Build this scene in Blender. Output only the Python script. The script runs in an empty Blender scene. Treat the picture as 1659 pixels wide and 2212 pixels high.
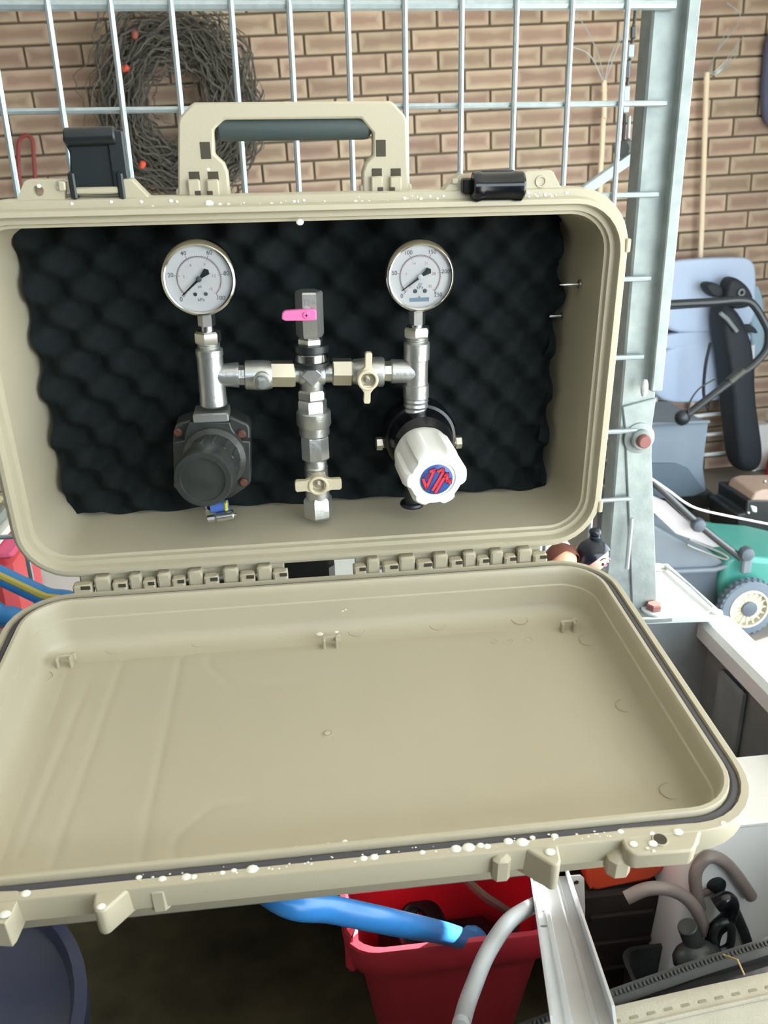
import bpy, bmesh, math, random
from mathutils import Vector, Matrix
random.seed(7)
SC = bpy.context.scene
COL = SC.collection
PI = math.pi
# ------------------------------------------------------------------ frames
# C: frame of the case opening (x right along hinge, y into the base, z up the opening)
# W: garage (z up, floor at 0)   T: trailer   L: lid (x, distance from hinge, depth into lid)
h = Vector((0.99935236, 0.01098713, 0.03426581)).normalized()
dv = Vector((-0.00221528, 0.069187, 0.99760125))
w = (dv - dv.dot(h) * h).normalized()
n = w.cross(h)
FLOOR_Z = 1.2925
C2W = Matrix(((h.x, h.y, h.z, 0), (n.x, n.y, n.z, 0), (w.x, w.y, w.z, FLOOR_Z), (0, 0, 0, 1)))
W2C = C2W.inverted()
FC = C2W
FW = Matrix.Identity(4)
FT = C2W @ Matrix(((1, 0, 0, 0), (0, .9976, .0692, 0), (0, -.0692, .9976, 0), (0, 0, 0, 1)))
LU = Vector((0, -0.99871405, -0.05069753)); LN = Vector((0, 0.05069753, -0.99871405))
FL = C2W @ Matrix(((1, 0, 0, 0), (0, LU.y, LN.y, 0), (0, LU.z, LN.z, 0), (0, 0, 0, 1)))
CAM_C = Vector((-0.01021341, -0.56396039, 0.31094282)); F = 1795.647
RC = Matrix(((0.9934093317634818, -0.11377910897413168, -0.013864123711410235),
             (-0.06053305213249193, -0.4180707841616866, -0.9063953712536033),
             (0.09733267264776835, 0.9012608577939492, -0.4222028150590155)))
# ------------------------------------------------------------------ camera, sky, sun, exposure
cam = bpy.data.cameras.new('camera'); camo = bpy.data.objects.new('camera', cam); COL.objects.link(camo)
R3 = C2W.to_3x3()
cx_ = R3 @ Vector(RC[0]); cy_ = R3 @ Vector(RC[1]); cz_ = R3 @ Vector(RC[2])
cp = C2W @ CAM_C
camo.matrix_world = Matrix(((cx_.x, -cy_.x, -cz_.x, cp.x), (cx_.y, -cy_.y, -cz_.y, cp.y), (cx_.z, -cy_.z, -cz_.z, cp.z), (0, 0, 0, 1)))
cam.sensor_fit = 'VERTICAL'; cam.sensor_height = 24.0; cam.lens = 24.0 * F / 2212
cam.clip_start = .02; cam.clip_end = 200
cam.dof.use_dof = True; cam.dof.focus_distance = .62; cam.dof.aperture_fstop = 13.0
SC.camera = camo
wd = bpy.data.worlds.new('sky'); SC.world = wd; wd.use_nodes = True
bg = wd.node_tree.nodes['Background']; bg.inputs[0].default_value = (.80, .92, 1.0, 1); bg.inputs[1].default_value = 4.2
sun = bpy.data.lights.new('sun', 'SUN'); suno = bpy.data.objects.new('sun', sun); COL.objects.link(suno)
sun.energy = 20.0; sun.angle = math.radians(.6); sun.color = (1, .96, .9)
suno.rotation_euler = Vector((-2.22, -.62, -1.0)).to_track_quat('-Z', 'Y').to_euler()
SC.view_settings.view_transform = 'Standard'; SC.view_settings.look = 'None'
SC.view_settings.gamma = 1.0; SC.view_settings.use_curve_mapping = False
SC.view_settings.exposure = 0.7
# ------------------------------------------------------------------ helpers
def ray(x, y):
    return RC.transposed() @ Vector(((x - 829.5) / F, (y - 1106) / F, 1.0))
def px(x, y, fr, ax, val):
    """point, in frame fr, that the photograph's pixel shows on that frame's plane ax = val"""
    M = fr.inverted() @ C2W
    o = M @ CAM_C; v = M.to_3x3() @ ray(x, y)
    return o + v * ((val - o[ax]) / v[ax])
def K(x, y, Y=.035): return px(x, y, FC, 1, Y)
class G:
    def __init__(s): s.v = []; s.f = []; s.sm = []
    def add(s, vs, fs, smooth=True):
        o = len(s.v); s.v += [Vector(a) for a in vs]; s.f += [tuple(i + o for i in f) for f in fs]; s.sm += [smooth] * len(fs); return s
    def box(s, c, d, M=None, bev=0.0):
        c = Vector(c); hx, hy, hz = d[0] / 2, d[1] / 2, d[2] / 2
        M3 = M.to_3x3() if M is not None else Matrix.Identity(3)
        if bev <= 0:
            vs = [c + M3 @ Vector((a * hx, b * hy, e * hz)) for e in (-1, 1) for b in (-1, 1) for a in (-1, 1)]
            return s.add(vs, [(0, 2, 3, 1), (4, 5, 7, 6), (0, 1, 5, 4), (2, 6, 7, 3), (0, 4, 6, 2), (1, 3, 7, 5)], False)
        b = min(bev, hx * .9, hy * .9, hz * .9)
        loops = []
        for zz, ins in ((-hz, b), (-hz + b, 0), (hz - b, 0), (hz, b)):
            x_, y_ = hx - ins, hy - ins; q = b
            loops.append([c + M3 @ Vector(p + (zz,)) for p in ((-x_ + q, -y_), (x_ - q, -y_), (x_, -y_ + q), (x_, y_ - q), (x_ - q, y_), (-x_ + q, y_), (-x_, y_ - q), (-x_, -y_ + q))])
        return s.loft(loops, True, True)
    def loft(s, loops, cap0=False, cap1=False, closed=True, smooth=True):
        k = len(loops[0]); vs = [p for l in loops for p in l]; fs = []
        for i in range(len(loops) - 1):
            for j in range(k if closed else k - 1):
                a = i * k + j; b = i * k + (j + 1) % k
                fs.append((a, b, b + k, a + k))
        if cap0: fs.append(tuple(range(k - 1, -1, -1)))
        if cap1: fs.append(tuple((len(loops) - 1) * k + j for j in range(k)))
        return s.add(vs, fs, smooth)
    def lathe(s, p, ax, prof, nn=24, ref=None, cap=True, phase=0.0):
        p = Vector(p); ax = Vector(ax).normalized()
        a = Vector(ref) if ref is not None else (Vector((1, 0, 0)) if abs(ax.x) < .8 else Vector((0, 1, 0)))
        a = (a - a.dot(ax) * ax).normalized(); b = ax.cross(a)
        loops = []
        for r, t in prof:
            loops.append([p + ax * t + (a * math.cos(phase + 2 * PI * i / nn) + b * math.sin(phase + 2 * PI * i / nn)) * r for i in range(nn)])
        return s.loft(loops, cap, cap)
    def cyl(s, p0, p1, r0, r1=None, nn=20, ref=None, phase=0.0, ch=0.0):
        p0 = Vector(p0); p1 = Vector(p1); L = (p1 - p0).length; r1 = r0 if r1 is None else r1
        pr = [(r0, 0), (r1, L)] if ch <= 0 else [(r0 - ch, 0), (r0, ch), (r1, L - ch), (r1 - ch, L)]
        return s.lathe(p0, p1 - p0, pr, nn, ref, True, phase)
    def tube(s, pts, r, nn=10, cap=True, rs=None):
        pts = [Vector(p) for p in pts]; t0 = (pts[1] - pts[0]).normalized()
        a = Vector((0, 0, 1)) if abs(t0.z) < .9 else Vector((1, 0, 0))
        a = (a - a.dot(t0) * t0).normalized(); loops = []
        for i, p in enumerate(pts):
            t = (pts[min(i + 1, len(pts) - 1)] - pts[max(i - 1, 0)]).normalized()
            a = (a - a.dot(t) * t).normalized(); b = t.cross(a)
            rr = rs[i] if rs else r
            loops.append([p + (a * math.cos(2 * PI * j / nn) + b * math.sin(2 * PI * j / nn)) * rr for j in range(nn)])
        return s.loft(loops, cap, cap)
    def prism(s, poly, o, ex, ey, ez, th, smooth=False):
        o = Vector(o); ex = Vector(ex); ey = Vector(ey); ez = Vector(ez); k = len(poly)
        vs = [o + ex * p[0] + ey * p[1] for p in poly] + [o + ex * p[0] + ey * p[1] + ez * th for p in poly]
        fs = [tuple(range(k - 1, -1, -1)), tuple(range(k, 2 * k))] + [(i, (i + 1) % k, (i + 1) % k + k, i + k) for i in range(k)]
        return s.add(vs, fs, smooth)
    def ball(s, c, r, nu=14, nv=8, M=None):
        c = Vector(c); r = (r, r, r) if not hasattr(r, '__len__') else r
        M3 = M.to_3x3() if M is not None else Matrix.Identity(3); loops = []
        for i in range(1, nv):
            t = PI * i / nv - PI / 2
            loops.append([c + M3 @ Vector((r[0] * math.cos(t) * math.cos(2 * PI * j / nu), r[1] * math.cos(t) * math.sin(2 * PI * j / nu), r[2] * math.sin(t))) for j in range(nu)])
        return s.loft(loops, True, True)
    def torus(s, c, ax, R, r, nu=32, nv=8):
        prof = [(R + r * math.cos(2 * PI * i / nv), r * math.sin(2 * PI * i / nv)) for i in range(nv + 1)]
        return s.lathe(c, ax, prof, nu, None, False)
def catmull(pts, k=8):
    pts = [Vector(p) for p in pts]; P = [pts[0]] + pts + [pts[-1]]; out = []
    for i in range(1, len(P) - 2):
        for j in range(k):
            t = j / k; a, b, c, d = P[i - 1], P[i], P[i + 1], P[i + 2]
            out.append(.5 * ((2 * b) + (-a + c) * t + (2 * a - 5 * b + 4 * c - d) * t * t + (-a + 3 * b - 3 * c + d) * t ** 3))
    return out + [pts[-1]]
ORG = {}
def tag(o, label=None, cat=None, group=None, kind=None):
    if label: o['label'] = label
    if cat: o['category'] = cat
    if group: o['group'] = group
    if kind: o['kind'] = kind
    return o
def obj(name, g, m, parent=None, fr=FC, sharp=35, origin=None):
    vs = [fr @ v for v in g.v]
    if parent is not None: og = ORG[parent.name]
    elif origin is not None: og = Vector(origin)
    else:
        xs = [v.x for v in vs]; ys = [v.y for v in vs]; zs = [v.z for v in vs]
        og = Vector(((min(xs) + max(xs)) / 2, (min(ys) + max(ys)) / 2, min(zs)))
    me = bpy.data.meshes.new(name); me.from_pydata([v - og for v in vs], [], g.f); me.validate()
    bm = bmesh.new(); bm.from_mesh(me); bmesh.ops.recalc_face_normals(bm, faces=bm.faces); bm.to_mesh(me); bm.free()
    for p in me.polygons: p.use_smooth = True
    me.set_sharp_from_angle(angle=math.radians(sharp))
    me.materials.append(m)
    o = bpy.data.objects.new(name, me); COL.objects.link(o); ORG[o.name] = og
    if parent is not None: o.parent = parent
    else: o.location = og
    return o
def thing(name, loc, label, cat, group=None, fr=FC):
    o = bpy.data.objects.new(name, None); COL.objects.link(o); og = fr @ Vector(loc); o.location = og; ORG[o.name] = og
    o.empty_display_size = .02
    return tag(o, label, cat, group)
def copy_tree(o, parent=None):
    c = o.copy(); COL.objects.link(c); ORG[c.name] = ORG[o.name]
    if parent is not None: c.parent = parent
    for ch in [k for k in bpy.data.objects if k.parent == o]: copy_tree(ch, c)
    return c
def lin(c):
    return tuple((v / 12.92 if v <= .04045 else ((v + .055) / 1.055) ** 2.4) for v in (c[0] / 255, c[1] / 255, c[2] / 255))
MATS = {}
def mat(name, rgb, rough=.5, metal=0.0, var=.08, scale=30.0, bump=0.0, bscale=200.0, spec=.5, trans=0.0, coat=0.0, rgb2=None, sss=0.0, alpha=1.0):
    m = bpy.data.materials.new(name); m.use_nodes = True; nt = m.node_tree; b = nt.nodes['Principled BSDF']
    c = lin(rgb); c2 = lin(rgb2) if rgb2 else tuple(v * (1 - var) for v in c); c1 = c if rgb2 else tuple(min(1, v * (1 + var)) for v in c)
    tc = nt.nodes.new('ShaderNodeTexCoord'); no = nt.nodes.new('ShaderNodeTexNoise'); no.inputs['Scale'].default_value = scale; no.inputs['Detail'].default_value = 4
    mx = nt.nodes.new('ShaderNodeMix'); mx.data_type = 'RGBA'; mx.inputs[6].default_value = c1 + (1,); mx.inputs[7].default_value = c2 + (1,)
    nt.links.new(tc.outputs['Object'], no.inputs['Vector']); nt.links.new(no.outputs['Fac'], mx.inputs[0]); nt.links.new(mx.outputs[2], b.inputs['Base Color'])
    b.inputs['Roughness'].default_value = rough; b.inputs['Metallic'].default_value = metal; b.inputs['Specular IOR Level'].default_value = spec
    if trans: b.inputs['Transmission Weight'].default_value = trans
    if coat: b.inputs['Coat Weight'].default_value = coat; b.inputs['Coat Roughness'].default_value = .1
    if sss: b.inputs['Subsurface Weight'].default_value = sss; b.inputs['Subsurface Radius'].default_value = (.004, .003, .002)
    if bump:
        n2 = nt.nodes.new('ShaderNodeTexNoise'); n2.inputs['Scale'].default_value = bscale; n2.inputs['Detail'].default_value = 3
        bp = nt.nodes.new('ShaderNodeBump'); bp.inputs['Strength'].default_value = bump; bp.inputs['Distance'].default_value = .002
        nt.links.new(tc.outputs['Object'], n2.inputs['Vector']); nt.links.new(n2.outputs['Fac'], bp.inputs['Height']); nt.links.new(bp.outputs['Normal'], b.inputs['Normal'])
    MATS[name] = m; return m
TAN = mat('tan_plastic', (184, 176, 153), .42, var=.03, scale=8, bump=.05, bscale=900)
RECESS_SHADE = mat('recess_shade', (66, 60, 46), .7)  # dark tone painting the shade inside slots and holes
BLACKP = mat('black_plastic', (30, 36, 38), .35, bump=.03, bscale=600)
BLACKG = mat('gloss_black', (16, 18, 22), .18)
RUBBER = mat('grey_rubber', (62, 74, 74), .6, bump=.05, bscale=500)
GASK = mat('gasket_rubber', (70, 68, 74), .5)
FOAM = mat('black_foam', (31, 36, 37), .95, var=.08, scale=200, bump=.3, bscale=1500, spec=.1)
CHROME = mat('chrome', (215, 215, 210), .16, 1.0, var=.02)
STEEL = mat('satin_steel', (200, 200, 198), .3, 1.0, var=.06, scale=60, bump=.03, bscale=400)
SILVER = mat('silver_painted_metal', (188, 190, 188), .36, .85, var=.08, scale=90, bump=.12, bscale=350)
BRASSY = mat('nickel_brass', (202, 198, 184), .3, .9, var=.06, scale=50)
ALUKNOB = mat('painted_cast_handle', (214, 204, 178), .45, .15, var=.08, scale=120, bump=.1, bscale=300)
PINK = mat('pink_enamel', (238, 118, 178), .4, var=.03)
DIRTYBLK = mat('scuffed_black_plastic', (24, 27, 27), .36, rgb2=(70, 74, 72), scale=60, bump=.15, bscale=250)
RUST = mat('rusty_screw', (120, 74, 58), .7, .3, rgb2=(84, 60, 50), scale=200)
WHITEP = mat('white_plastic', (240, 240, 236), .35, var=.02)
BLUEC = mat('blue_label', (62, 108, 190), .3, rgb2=(30, 44, 110), scale=160)
REDC = mat('red_print', (214, 56, 76), .4, var=.1, scale=100)
DKC = mat('dark_print', (44, 34, 70), .4)
DIAL = mat('dial_face', (205, 206, 208), .5, var=.02)
PRINT = mat('dial_print', (70, 78, 88), .5)
PRINTR = mat('dial_red_print', (176, 130, 128), .5)
PRINTB = mat('dial_blue_print', (120, 142, 160), .5)
HAND = mat('dial_needle', (26, 32, 40), .4)
DROP = mat('water_drop_reflection', (240, 238, 226), .15, var=.02)  # opaque white stands in for sky reflected in the drops
GALV = mat('galvanised_steel', (168, 178, 176), .5, .35, rgb2=(116, 126, 126), scale=55, bump=.2, bscale=120)
GALVW = mat('galvanised_wire', (192, 204, 208), .38, .45, rgb2=(150, 164, 168), scale=120)
GALVD = mat('weathered_galvanised', (158, 166, 168), .6, .2, rgb2=(92, 100, 104), scale=18, bump=.1, bscale=90)
GALVP = mat('pale_zinc_plate', (222, 228, 228), .55, .1, rgb2=(190, 198, 198), scale=10)
def glass(name, rough=.02, tint=(1, 1, 1)):
    m = bpy.data.materials.new(name); m.use_nodes = True; nt = m.node_tree; b = nt.nodes['Principled BSDF']
    b.inputs['Base Color'].default_value = tint + (1,); b.inputs['Roughness'].default_value = rough; b.inputs['Transmission Weight'].default_value = 1.0; b.inputs['IOR'].default_value = 1.2
    return m
GLASS = glass('gauge_window')
def brick_mat():
    m = bpy.data.materials.new('clay_brick'); m.use_nodes = True; nt = m.node_tree; N = nt.nodes; Lk = nt.links; b = N['Principled BSDF']
    tc = N.new('ShaderNodeTexCoord'); oi = N.new('ShaderNodeObjectInfo'); at = N.new('ShaderNodeAttribute'); at.attribute_name = 'face'
    nz = N.new('ShaderNodeTexNoise'); nz.inputs['Scale'].default_value = 9; nz.inputs['Detail'].default_value = 3
    ad = N.new('ShaderNodeVectorMath'); ad.operation = 'ADD'; cb = N.new('ShaderNodeCombineXYZ')
    mu = N.new('ShaderNodeMath'); mu.operation = 'MULTIPLY'; mu.inputs[1].default_value = 37.0
    Lk.new(oi.outputs['Random'], mu.inputs[0]); Lk.new(mu.outputs[0], cb.inputs[0]); Lk.new(tc.outputs['Object'], ad.inputs[0]); Lk.new(cb.outputs[0], ad.inputs[1]); Lk.new(ad.outputs[0], nz.inputs['Vector'])
    # distance to the brick's own edge (UV 0..1 over the face)
    uv = N.new('ShaderNodeSeparateXYZ'); Lk.new(tc.outputs['UV'], uv.inputs[0])
    def edge(sock, sc):
        s1 = N.new('ShaderNodeMath'); s1.operation = 'SUBTRACT'; s1.inputs[1].default_value = .5; Lk.new(sock, s1.inputs[0])
        a1 = N.new('ShaderNodeMath'); a1.operation = 'ABSOLUTE'; Lk.new(s1.outputs[0], a1.inputs[0])
        q = N.new('ShaderNodeMath'); q.operation = 'MULTIPLY_ADD'; q.inputs[1].default_value = -sc; q.inputs[2].default_value = .5 * sc; Lk.new(a1.outputs[0], q.inputs[0]); return q
    ex = edge(uv.outputs[0], 3.0); ey = edge(uv.outputs[1], 1.0)
    mn = N.new('ShaderNodeMath'); mn.operation = 'MINIMUM'; Lk.new(ex.outputs[0], mn.inputs[0]); Lk.new(ey.outputs[0], mn.inputs[1])
    a2 = N.new('ShaderNodeMath'); a2.operation = 'MULTIPLY_ADD'; a2.inputs[1].default_value = .55; Lk.new(nz.outputs['Fac'], a2.inputs[0]); Lk.new(mn.outputs[0], a2.inputs[2])
    rp = N.new('ShaderNodeValToRGB'); Lk.new(a2.outputs[0], rp.inputs[0])
    rp.color_ramp.elements[0].position = .32; rp.color_ramp.elements[0].color = lin((196, 177, 155)) + (1,)
    rp.color_ramp.elements[1].position = .66; rp.color_ramp.elements[1].color = lin((164, 140, 123)) + (1,)
    hs = N.new('ShaderNodeHueSaturation'); Lk.new(rp.outputs[0], hs.inputs['Color'])
    mr = N.new('ShaderNodeMapRange'); mr.inputs[3].default_value = .86; mr.inputs[4].default_value = 1.12; Lk.new(oi.outputs['Random'], mr.inputs[0]); Lk.new(mr.outputs[0], hs.inputs['Value'])
    m2 = N.new('ShaderNodeMath'); m2.operation = 'MULTIPLY'; m2.inputs[1].default_value = 7.3; Lk.new(oi.outputs['Random'], m2.inputs[0])
    fr_ = N.new('ShaderNodeMath'); fr_.operation = 'FRACT'; Lk.new(m2.outputs[0], fr_.inputs[0])
    mr2 = N.new('ShaderNodeMapRange'); mr2.inputs[3].default_value = .49; mr2.inputs[4].default_value = .512; Lk.new(fr_.outputs[0], mr2.inputs[0]); Lk.new(mr2.outputs[0], hs.inputs['Hue'])
    Lk.new(hs.outputs[0], b.inputs['Base Color']); b.inputs['Roughness'].default_value = .85
    n2 = N.new('ShaderNodeTexNoise'); n2.inputs['Scale'].default_value = 160; bp = N.new('ShaderNodeBump'); bp.inputs['Strength'].default_value = .3; bp.inputs['Distance'].default_value = .003
    Lk.new(tc.outputs['Object'], n2.inputs['Vector']); Lk.new(n2.outputs['Fac'], bp.inputs['Height']); Lk.new(bp.outputs['Normal'], b.inputs['Normal'])
    return m
BRICK = brick_mat()
MORTAR = mat('dark_mortar', (120, 108, 92), .95, var=.1, scale=20, bump=.3, bscale=120)
CONC = mat('garage_concrete', (134, 126, 116), .8, rgb2=(112, 106, 100), scale=3.0, bump=.1, bscale=60)
CEIL = mat('ceiling_board', (236, 236, 232), .9)
WALLP = mat('plain_wall', (160, 152, 144), .9); DOORW = mat('bounce_cutting_boards', (84, 76, 70), .7, rgb2=(70, 62, 58), scale=5)
#@@SETTING
WY = 3.616
def struct(name, g, m, parent=None):
    o = obj(name, g, m, parent, FW)
    if parent is None: o['kind'] = 'structure'
    return o
struct('floor', G().box((-.3, .95, -.05), (6.0, 5.5, .1)), CONC)
struct('ground', G().box((.3, -4, -.12), (40, 40, .1)), mat('driveway_concrete', (205, 200, 190), .85, var=.08, scale=2))['label'] = 'pale driveway outside'
struct('ceiling', G().box((-.3, .95, 2.6), (6.0, 5.5, .1)), CEIL)
struct('wall_left', G().box((-3.25, .95, 1.275), (.1, 5.5, 2.55)), WALLP)
g = G(); g.box((2.65, 2.9, 1.275), (.1, 1.5, 2.55)); g.box((2.65, .2, 2.36), (.1, 3.9, .38))  # unseen wall stub and header, placed to bound the sun patch
struct('wall_right', g, WALLP)
g = G(); g.box((-1.75, -1.75, 1.275), (2.9, .1, 2.55)); g.box((1.2, -1.75, 2.4), (3.0, .1, .3))  # unseen front wall; span, opening and dark boards shaped to steer the light
struct('wall_front', g, DOORW)
wall = struct('wall_back', G().box((.3, WY + .055, 1.3), (7.2, .1, 2.6)), MORTAR)
def brick_mesh():
    bm = bmesh.new(); bmesh.ops.create_cube(bm, size=1.0)
    for v in bm.verts: v.co = Vector((v.co.x * .23, v.co.y * .03, v.co.z * .076))
    bmesh.ops.bevel(bm, geom=list(bm.edges), offset=.003, segments=1, affect='EDGES')
    uvl = bm.loops.layers.uv.new('UVMap')
    for f in bm.faces:
        for l in f.loops: l[uvl].uv = ((l.vert.co.x + .115) / .23, (l.vert.co.z + .038) / .076)
    me = bpy.data.meshes.new('brick'); bm.to_mesh(me); bm.free(); me.materials.append(BRICK); return me
BM = brick_mesh()
zref = px(950, 61.5, FW, 1, WY).z; jx = px(945.9, 145, FW, 1, WY).x
rnd = random.Random(3); rest = G(); nb = 0
WC = FW.inverted() @ C2W
for r in range(-26, 16):
    zc = zref + (r + .5) * .086
    if zc < .02 or zc > 2.58: continue
    # course just below zref (r=-2) carries the joint jx
    off = jx + (.12 if r % 2 else 0)
    for i in range(-20, 20):
        xc = off + .12 + i * .24
        if xc < -3.1 or xc > 3.7: continue
        P = W2C @ Vector((xc, WY, zc)) - CAM_C
        q = RC @ P; u_ = 829.5 + F * q.x / q.z; v_ = 1106 + F * q.y / q.z
        dy = rnd.uniform(-.0015, .0015)
        if -60 < u_ < 1720 and v_ > -25 and ((v_ < 470) or (u_ > 1380 and v_ < 1015)):
            o = bpy.data.objects.new('brick', BM); COL.objects.link(o); o.parent = wall
            o.location = Vector((xc, WY + .003 + dy, zc)) - ORG[wall.name]; nb += 1
        else:
            rest.box((xc, WY + .003, zc), (.23, .03, .076))
o = obj('brickwork', rest, BRICK, wall, FW); o['kind'] = 'stuff'
# ------------------------------------------------------------------ the case
A = .215; D0 = .01399; D1 = .26385
def rr(l, r, b, t, rad, k=9):
    """rounded rectangle loop (x, z) counter-clockwise"""
    out = []
    for cx, cz, a0 in ((r - rad, b + rad, -PI / 2), (r - rad, t - rad, 0), (l + rad, t - rad, PI / 2), (l + rad, b + rad, PI)):
        for i in range(k): 
            a = a0 + PI / 2 * i / (k - 1); out.append((cx + rad * math.cos(a), cz + rad * math.sin(a)))
    return out
def rim(e, dep, top=None, bot=None, rad=None):
    te = e if top is None else top; be = e if bot is None else bot
    R = (.034 + e) if rad is None else rad
    return [Vector((x, dep, z)) for x, z in rr(-A - e, A + e, D0 - be, D1 + te, max(R, .012))]
def lidrim(e, dep, front=None, back=None, rad=None):
    return [Vector((p.x, p.z, p.y)) for p in rim(e, dep, front, back, rad)]
case = thing('equipment_case', (0, .05, 0), 'open tan hard plastic equipment case with black latches, propped before the wire cage', 'case')
prof = [rim(-.013, .112), rim(-.009, .116), rim(-.004, .1135)]
g = G().loft([rim(-.02, .116), rim(-.008, .114), rim(-.004, .108), rim(.000, .02), rim(.0058, .018, .0082, .0068), rim(.0058, .003, .0082, .0068), rim(.005, .002, .0074, .006),
              rim(.0028, .002), rim(.0024, -.001), rim(.0016, -.0032), rim(-.0014, -.0034), rim(-.0022, -.002), rim(-.0028, .003), rim(-.0062, .0035), rim(-.0068, .007),
              rim(-.0088, .0075), rim(-.0092, .012), rim(-.0125, .085), rim(-.0145, .1), rim(-.024, .107), rim(-.04, .109)], True, True)
base = obj('base_shell', g, TAN, case, FC, 40)
g = G().loft([lidrim(-.02, .044), lidrim(-.012, .043), lidrim(-.006, .038), lidrim(-.002, .017), lidrim(.0066, .015, .0078, .0062), lidrim(.0072, .0008, .0084, .0068), lidrim(.0065, 0, .0078, .006),
              lidrim(.0032, 0), lidrim(.0026, .0035), lidrim(-.0024, .0035), lidrim(-.0028, -.0006), lidrim(-.0034, -.0014), lidrim(-.0056, -.0014), lidrim(-.0068, 0), lidrim(-.0076, .004),
              lidrim(-.0086, .012), lidrim(-.0098, .0128), lidrim(-.012, .027), lidrim(-.0145, .0325), lidrim(-.019, .0352), lidrim(-.026, .0362)], True, True)
lid = obj('lid', g, TAN, case, FL, 40)
g = G().loft([lidrim(.0022, .0034), lidrim(.0022, .0018), lidrim(.001, .0010), lidrim(-.001, .0010), lidrim(-.0021, .0018), lidrim(-.0021, .0034)], False, False)
obj('gasket', g, GASK, case, FL)
# relief on the inside of the lid
LD = .0362
def lp(x, y): 
    p = px(x, y, FL, 2, LD); return (p.x, p.y)
def pad(poly, th=.0007, name='raised_panel'):
    g = G(); cxm = sum(p[0] for p in poly) / len(poly); cym = sum(p[1] for p in poly) / len(poly)
    l0 = [Vector((p[0], p[1], LD + .0004)) for p in poly]
    l1 = []
    for p in poly:
        d_ = Vector((cxm - p[0], cym - p[1])); L_ = d_.length; q = Vector((p[0], p[1])) + d_ * (.003 / L_); l1.append(Vector((q.x, q.y, LD - th)))
    g.loft([l0, l1], False, True); return obj(name, g, TAN, lid, FL, 60)
def relief():
    """moulded floor panel of the lid: shallow grooves along the stiffening ribs"""
    polys = [[lp(190, 1480), lp(40, 1850)], [lp(275, 1405), lp(112, 1870)], [lp(398, 1390), lp(300, 1862)],
             [lp(452, 1388), lp(452, 1440), lp(500, 1482), lp(640, 1480)], [lp(374, 1862), lp(384, 1806), lp(462, 1742), lp(560, 1730)]]
    def sd(x, y, a, b):
        ax, ay = a; ex, ey = b[0] - ax, b[1] - ay; t = max(0, min(1, ((x - ax) * ex + (y - ay) * ey) / (ex * ex + ey * ey)))
        return math.hypot(x - ax - t * ex, y - ay - t * ey)
    nx, ny = 190, 70; x0, x1, y0, y1 = -.186, .186, D0 + .0285, D1 - .0285; rows = []
    for j in range(ny + 1):
        r_ = []
        for i in range(nx + 1):
            x = x0 + (x1 - x0) * i / nx; y = y0 + (y1 - y0) * j / ny
            e = min(x - x0, x1 - x, y - y0, y1 - y); f_ = min(1, e / .012); f_ = f_ * f_ * (3 - 2 * f_)
            dmin = min(sd(x, y, p[k], p[k + 1]) for p in polys for k in range(len(p) - 1))
            hgt = .0009 * f_ - .0006 * f_ * math.exp(-(dmin / .0022) ** 2)
            r_.append(Vector((x, y, LD + .0001 - hgt)))
        rows.append(r_)
    return G().loft(rows, False, False, False)
obj('moulded_floor', relief(), TAN, lid, FL, 80)
def ring(x, y, R=.0062):
    p = px(x, y, FL, 2, LD); obj('moulding_ring', G().torus((p.x, p.y, LD - .0008), (0, 0, 1), R, .00035, 28, 5), TAN, lid, FL)
for x, y in ((247, 1402), (432, 1388), (610, 1370), (945, 1352), (1122, 1340), (1270, 1385), (1350, 1526), (1448, 1710), (95, 1465), (770, 1365)): ring(x, y)
for x, y, R in ((706, 1586, .0035), (1068, 1388, .0026), (1103, 1385, .0014), (1142, 1384, .003)): ring(x, y, R)
p = px(706, 1586, FL, 2, LD); obj('moulding_nub', G().lathe((p.x, p.y, LD + .0005), (0, 0, -1), [(.0022, 0), (.0022, .002), (.001, .0024)], 14), TAN, lid, FL)
for x, y in ((142, 1425), (714, 1384), (1226, 1349)):
    p = px(x, y + 14, FL, 2, LD); g = G()
    g.box((p.x - .0046, p.y, LD - .004), (.002, .006, .009), None, .0005); g.box((p.x + .0046, p.y, LD - .004), (.002, .006, .009), None, .0005)
    g.box((p.x, p.y - .0022, LD - .0065), (.0092, .0026, .004), None, .0005)
    g.box((p.x + .006, p.y - .003, LD - .006), (.003, .003, .006), None, .0006)
    obj('strap_clip', g, TAN, lid, FL)
# hinge knuckles, base and lid ones alternating
kx = [(182, 1), (225, 0), (262, 1), (296, 0), (325, 1), (357, 0), (388, 1), (424, 0), (458, 1), (500, 0), (535, 1), (572, 0), (606, 1), (776, 1), (805, 0), (842, 1), (878, 0), (914, 1), (950, 0), (982, 1), (1012, 0), (1040, 1), (1070, 0), (1098, 1), (1130, 0), (1162, 1)]
xs = [px(x, 1262 - (x - 180) * .066, FC, 1, 0).x for x, _ in kx]
for i, (x, k) in enumerate(kx):
    nx = [abs(xs[j] - xs[i]) for j in (i - 1, i + 1) if 0 <= j < len(xs) and abs(xs[j] - xs[i]) < .03]
    hw = (min(nx) / 2 - .0004); g = G()
    g.cyl((xs[i] - hw, 0, 0), (xs[i] + hw, 0, 0), .0042, None, 18, (0, 0, 1), 0, .0004)
    if k: g.box((xs[i], -.0036, -.0008), (2 * hw, .0092, .0120), None, .0014)
    else: g.box((xs[i], .0006, .0020), (2 * hw, .0128, .0150), None, .0014)
    kn = obj('hinge_knuckle', g, TAN, case, FC)
    if k: obj('hinge_slot_shade', G().box((xs[i] + hw * .4, -.0082, .0034), (hw * 1.0, .0008, .0026)), RECESS_SHADE, kn, FC)
    else: obj('hinge_slot_shade', G().box((xs[i] - hw * .4, -.0058, -.0036), (hw * 1.0, .0008, .0024)), RECESS_SHADE, kn, FC)
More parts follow.
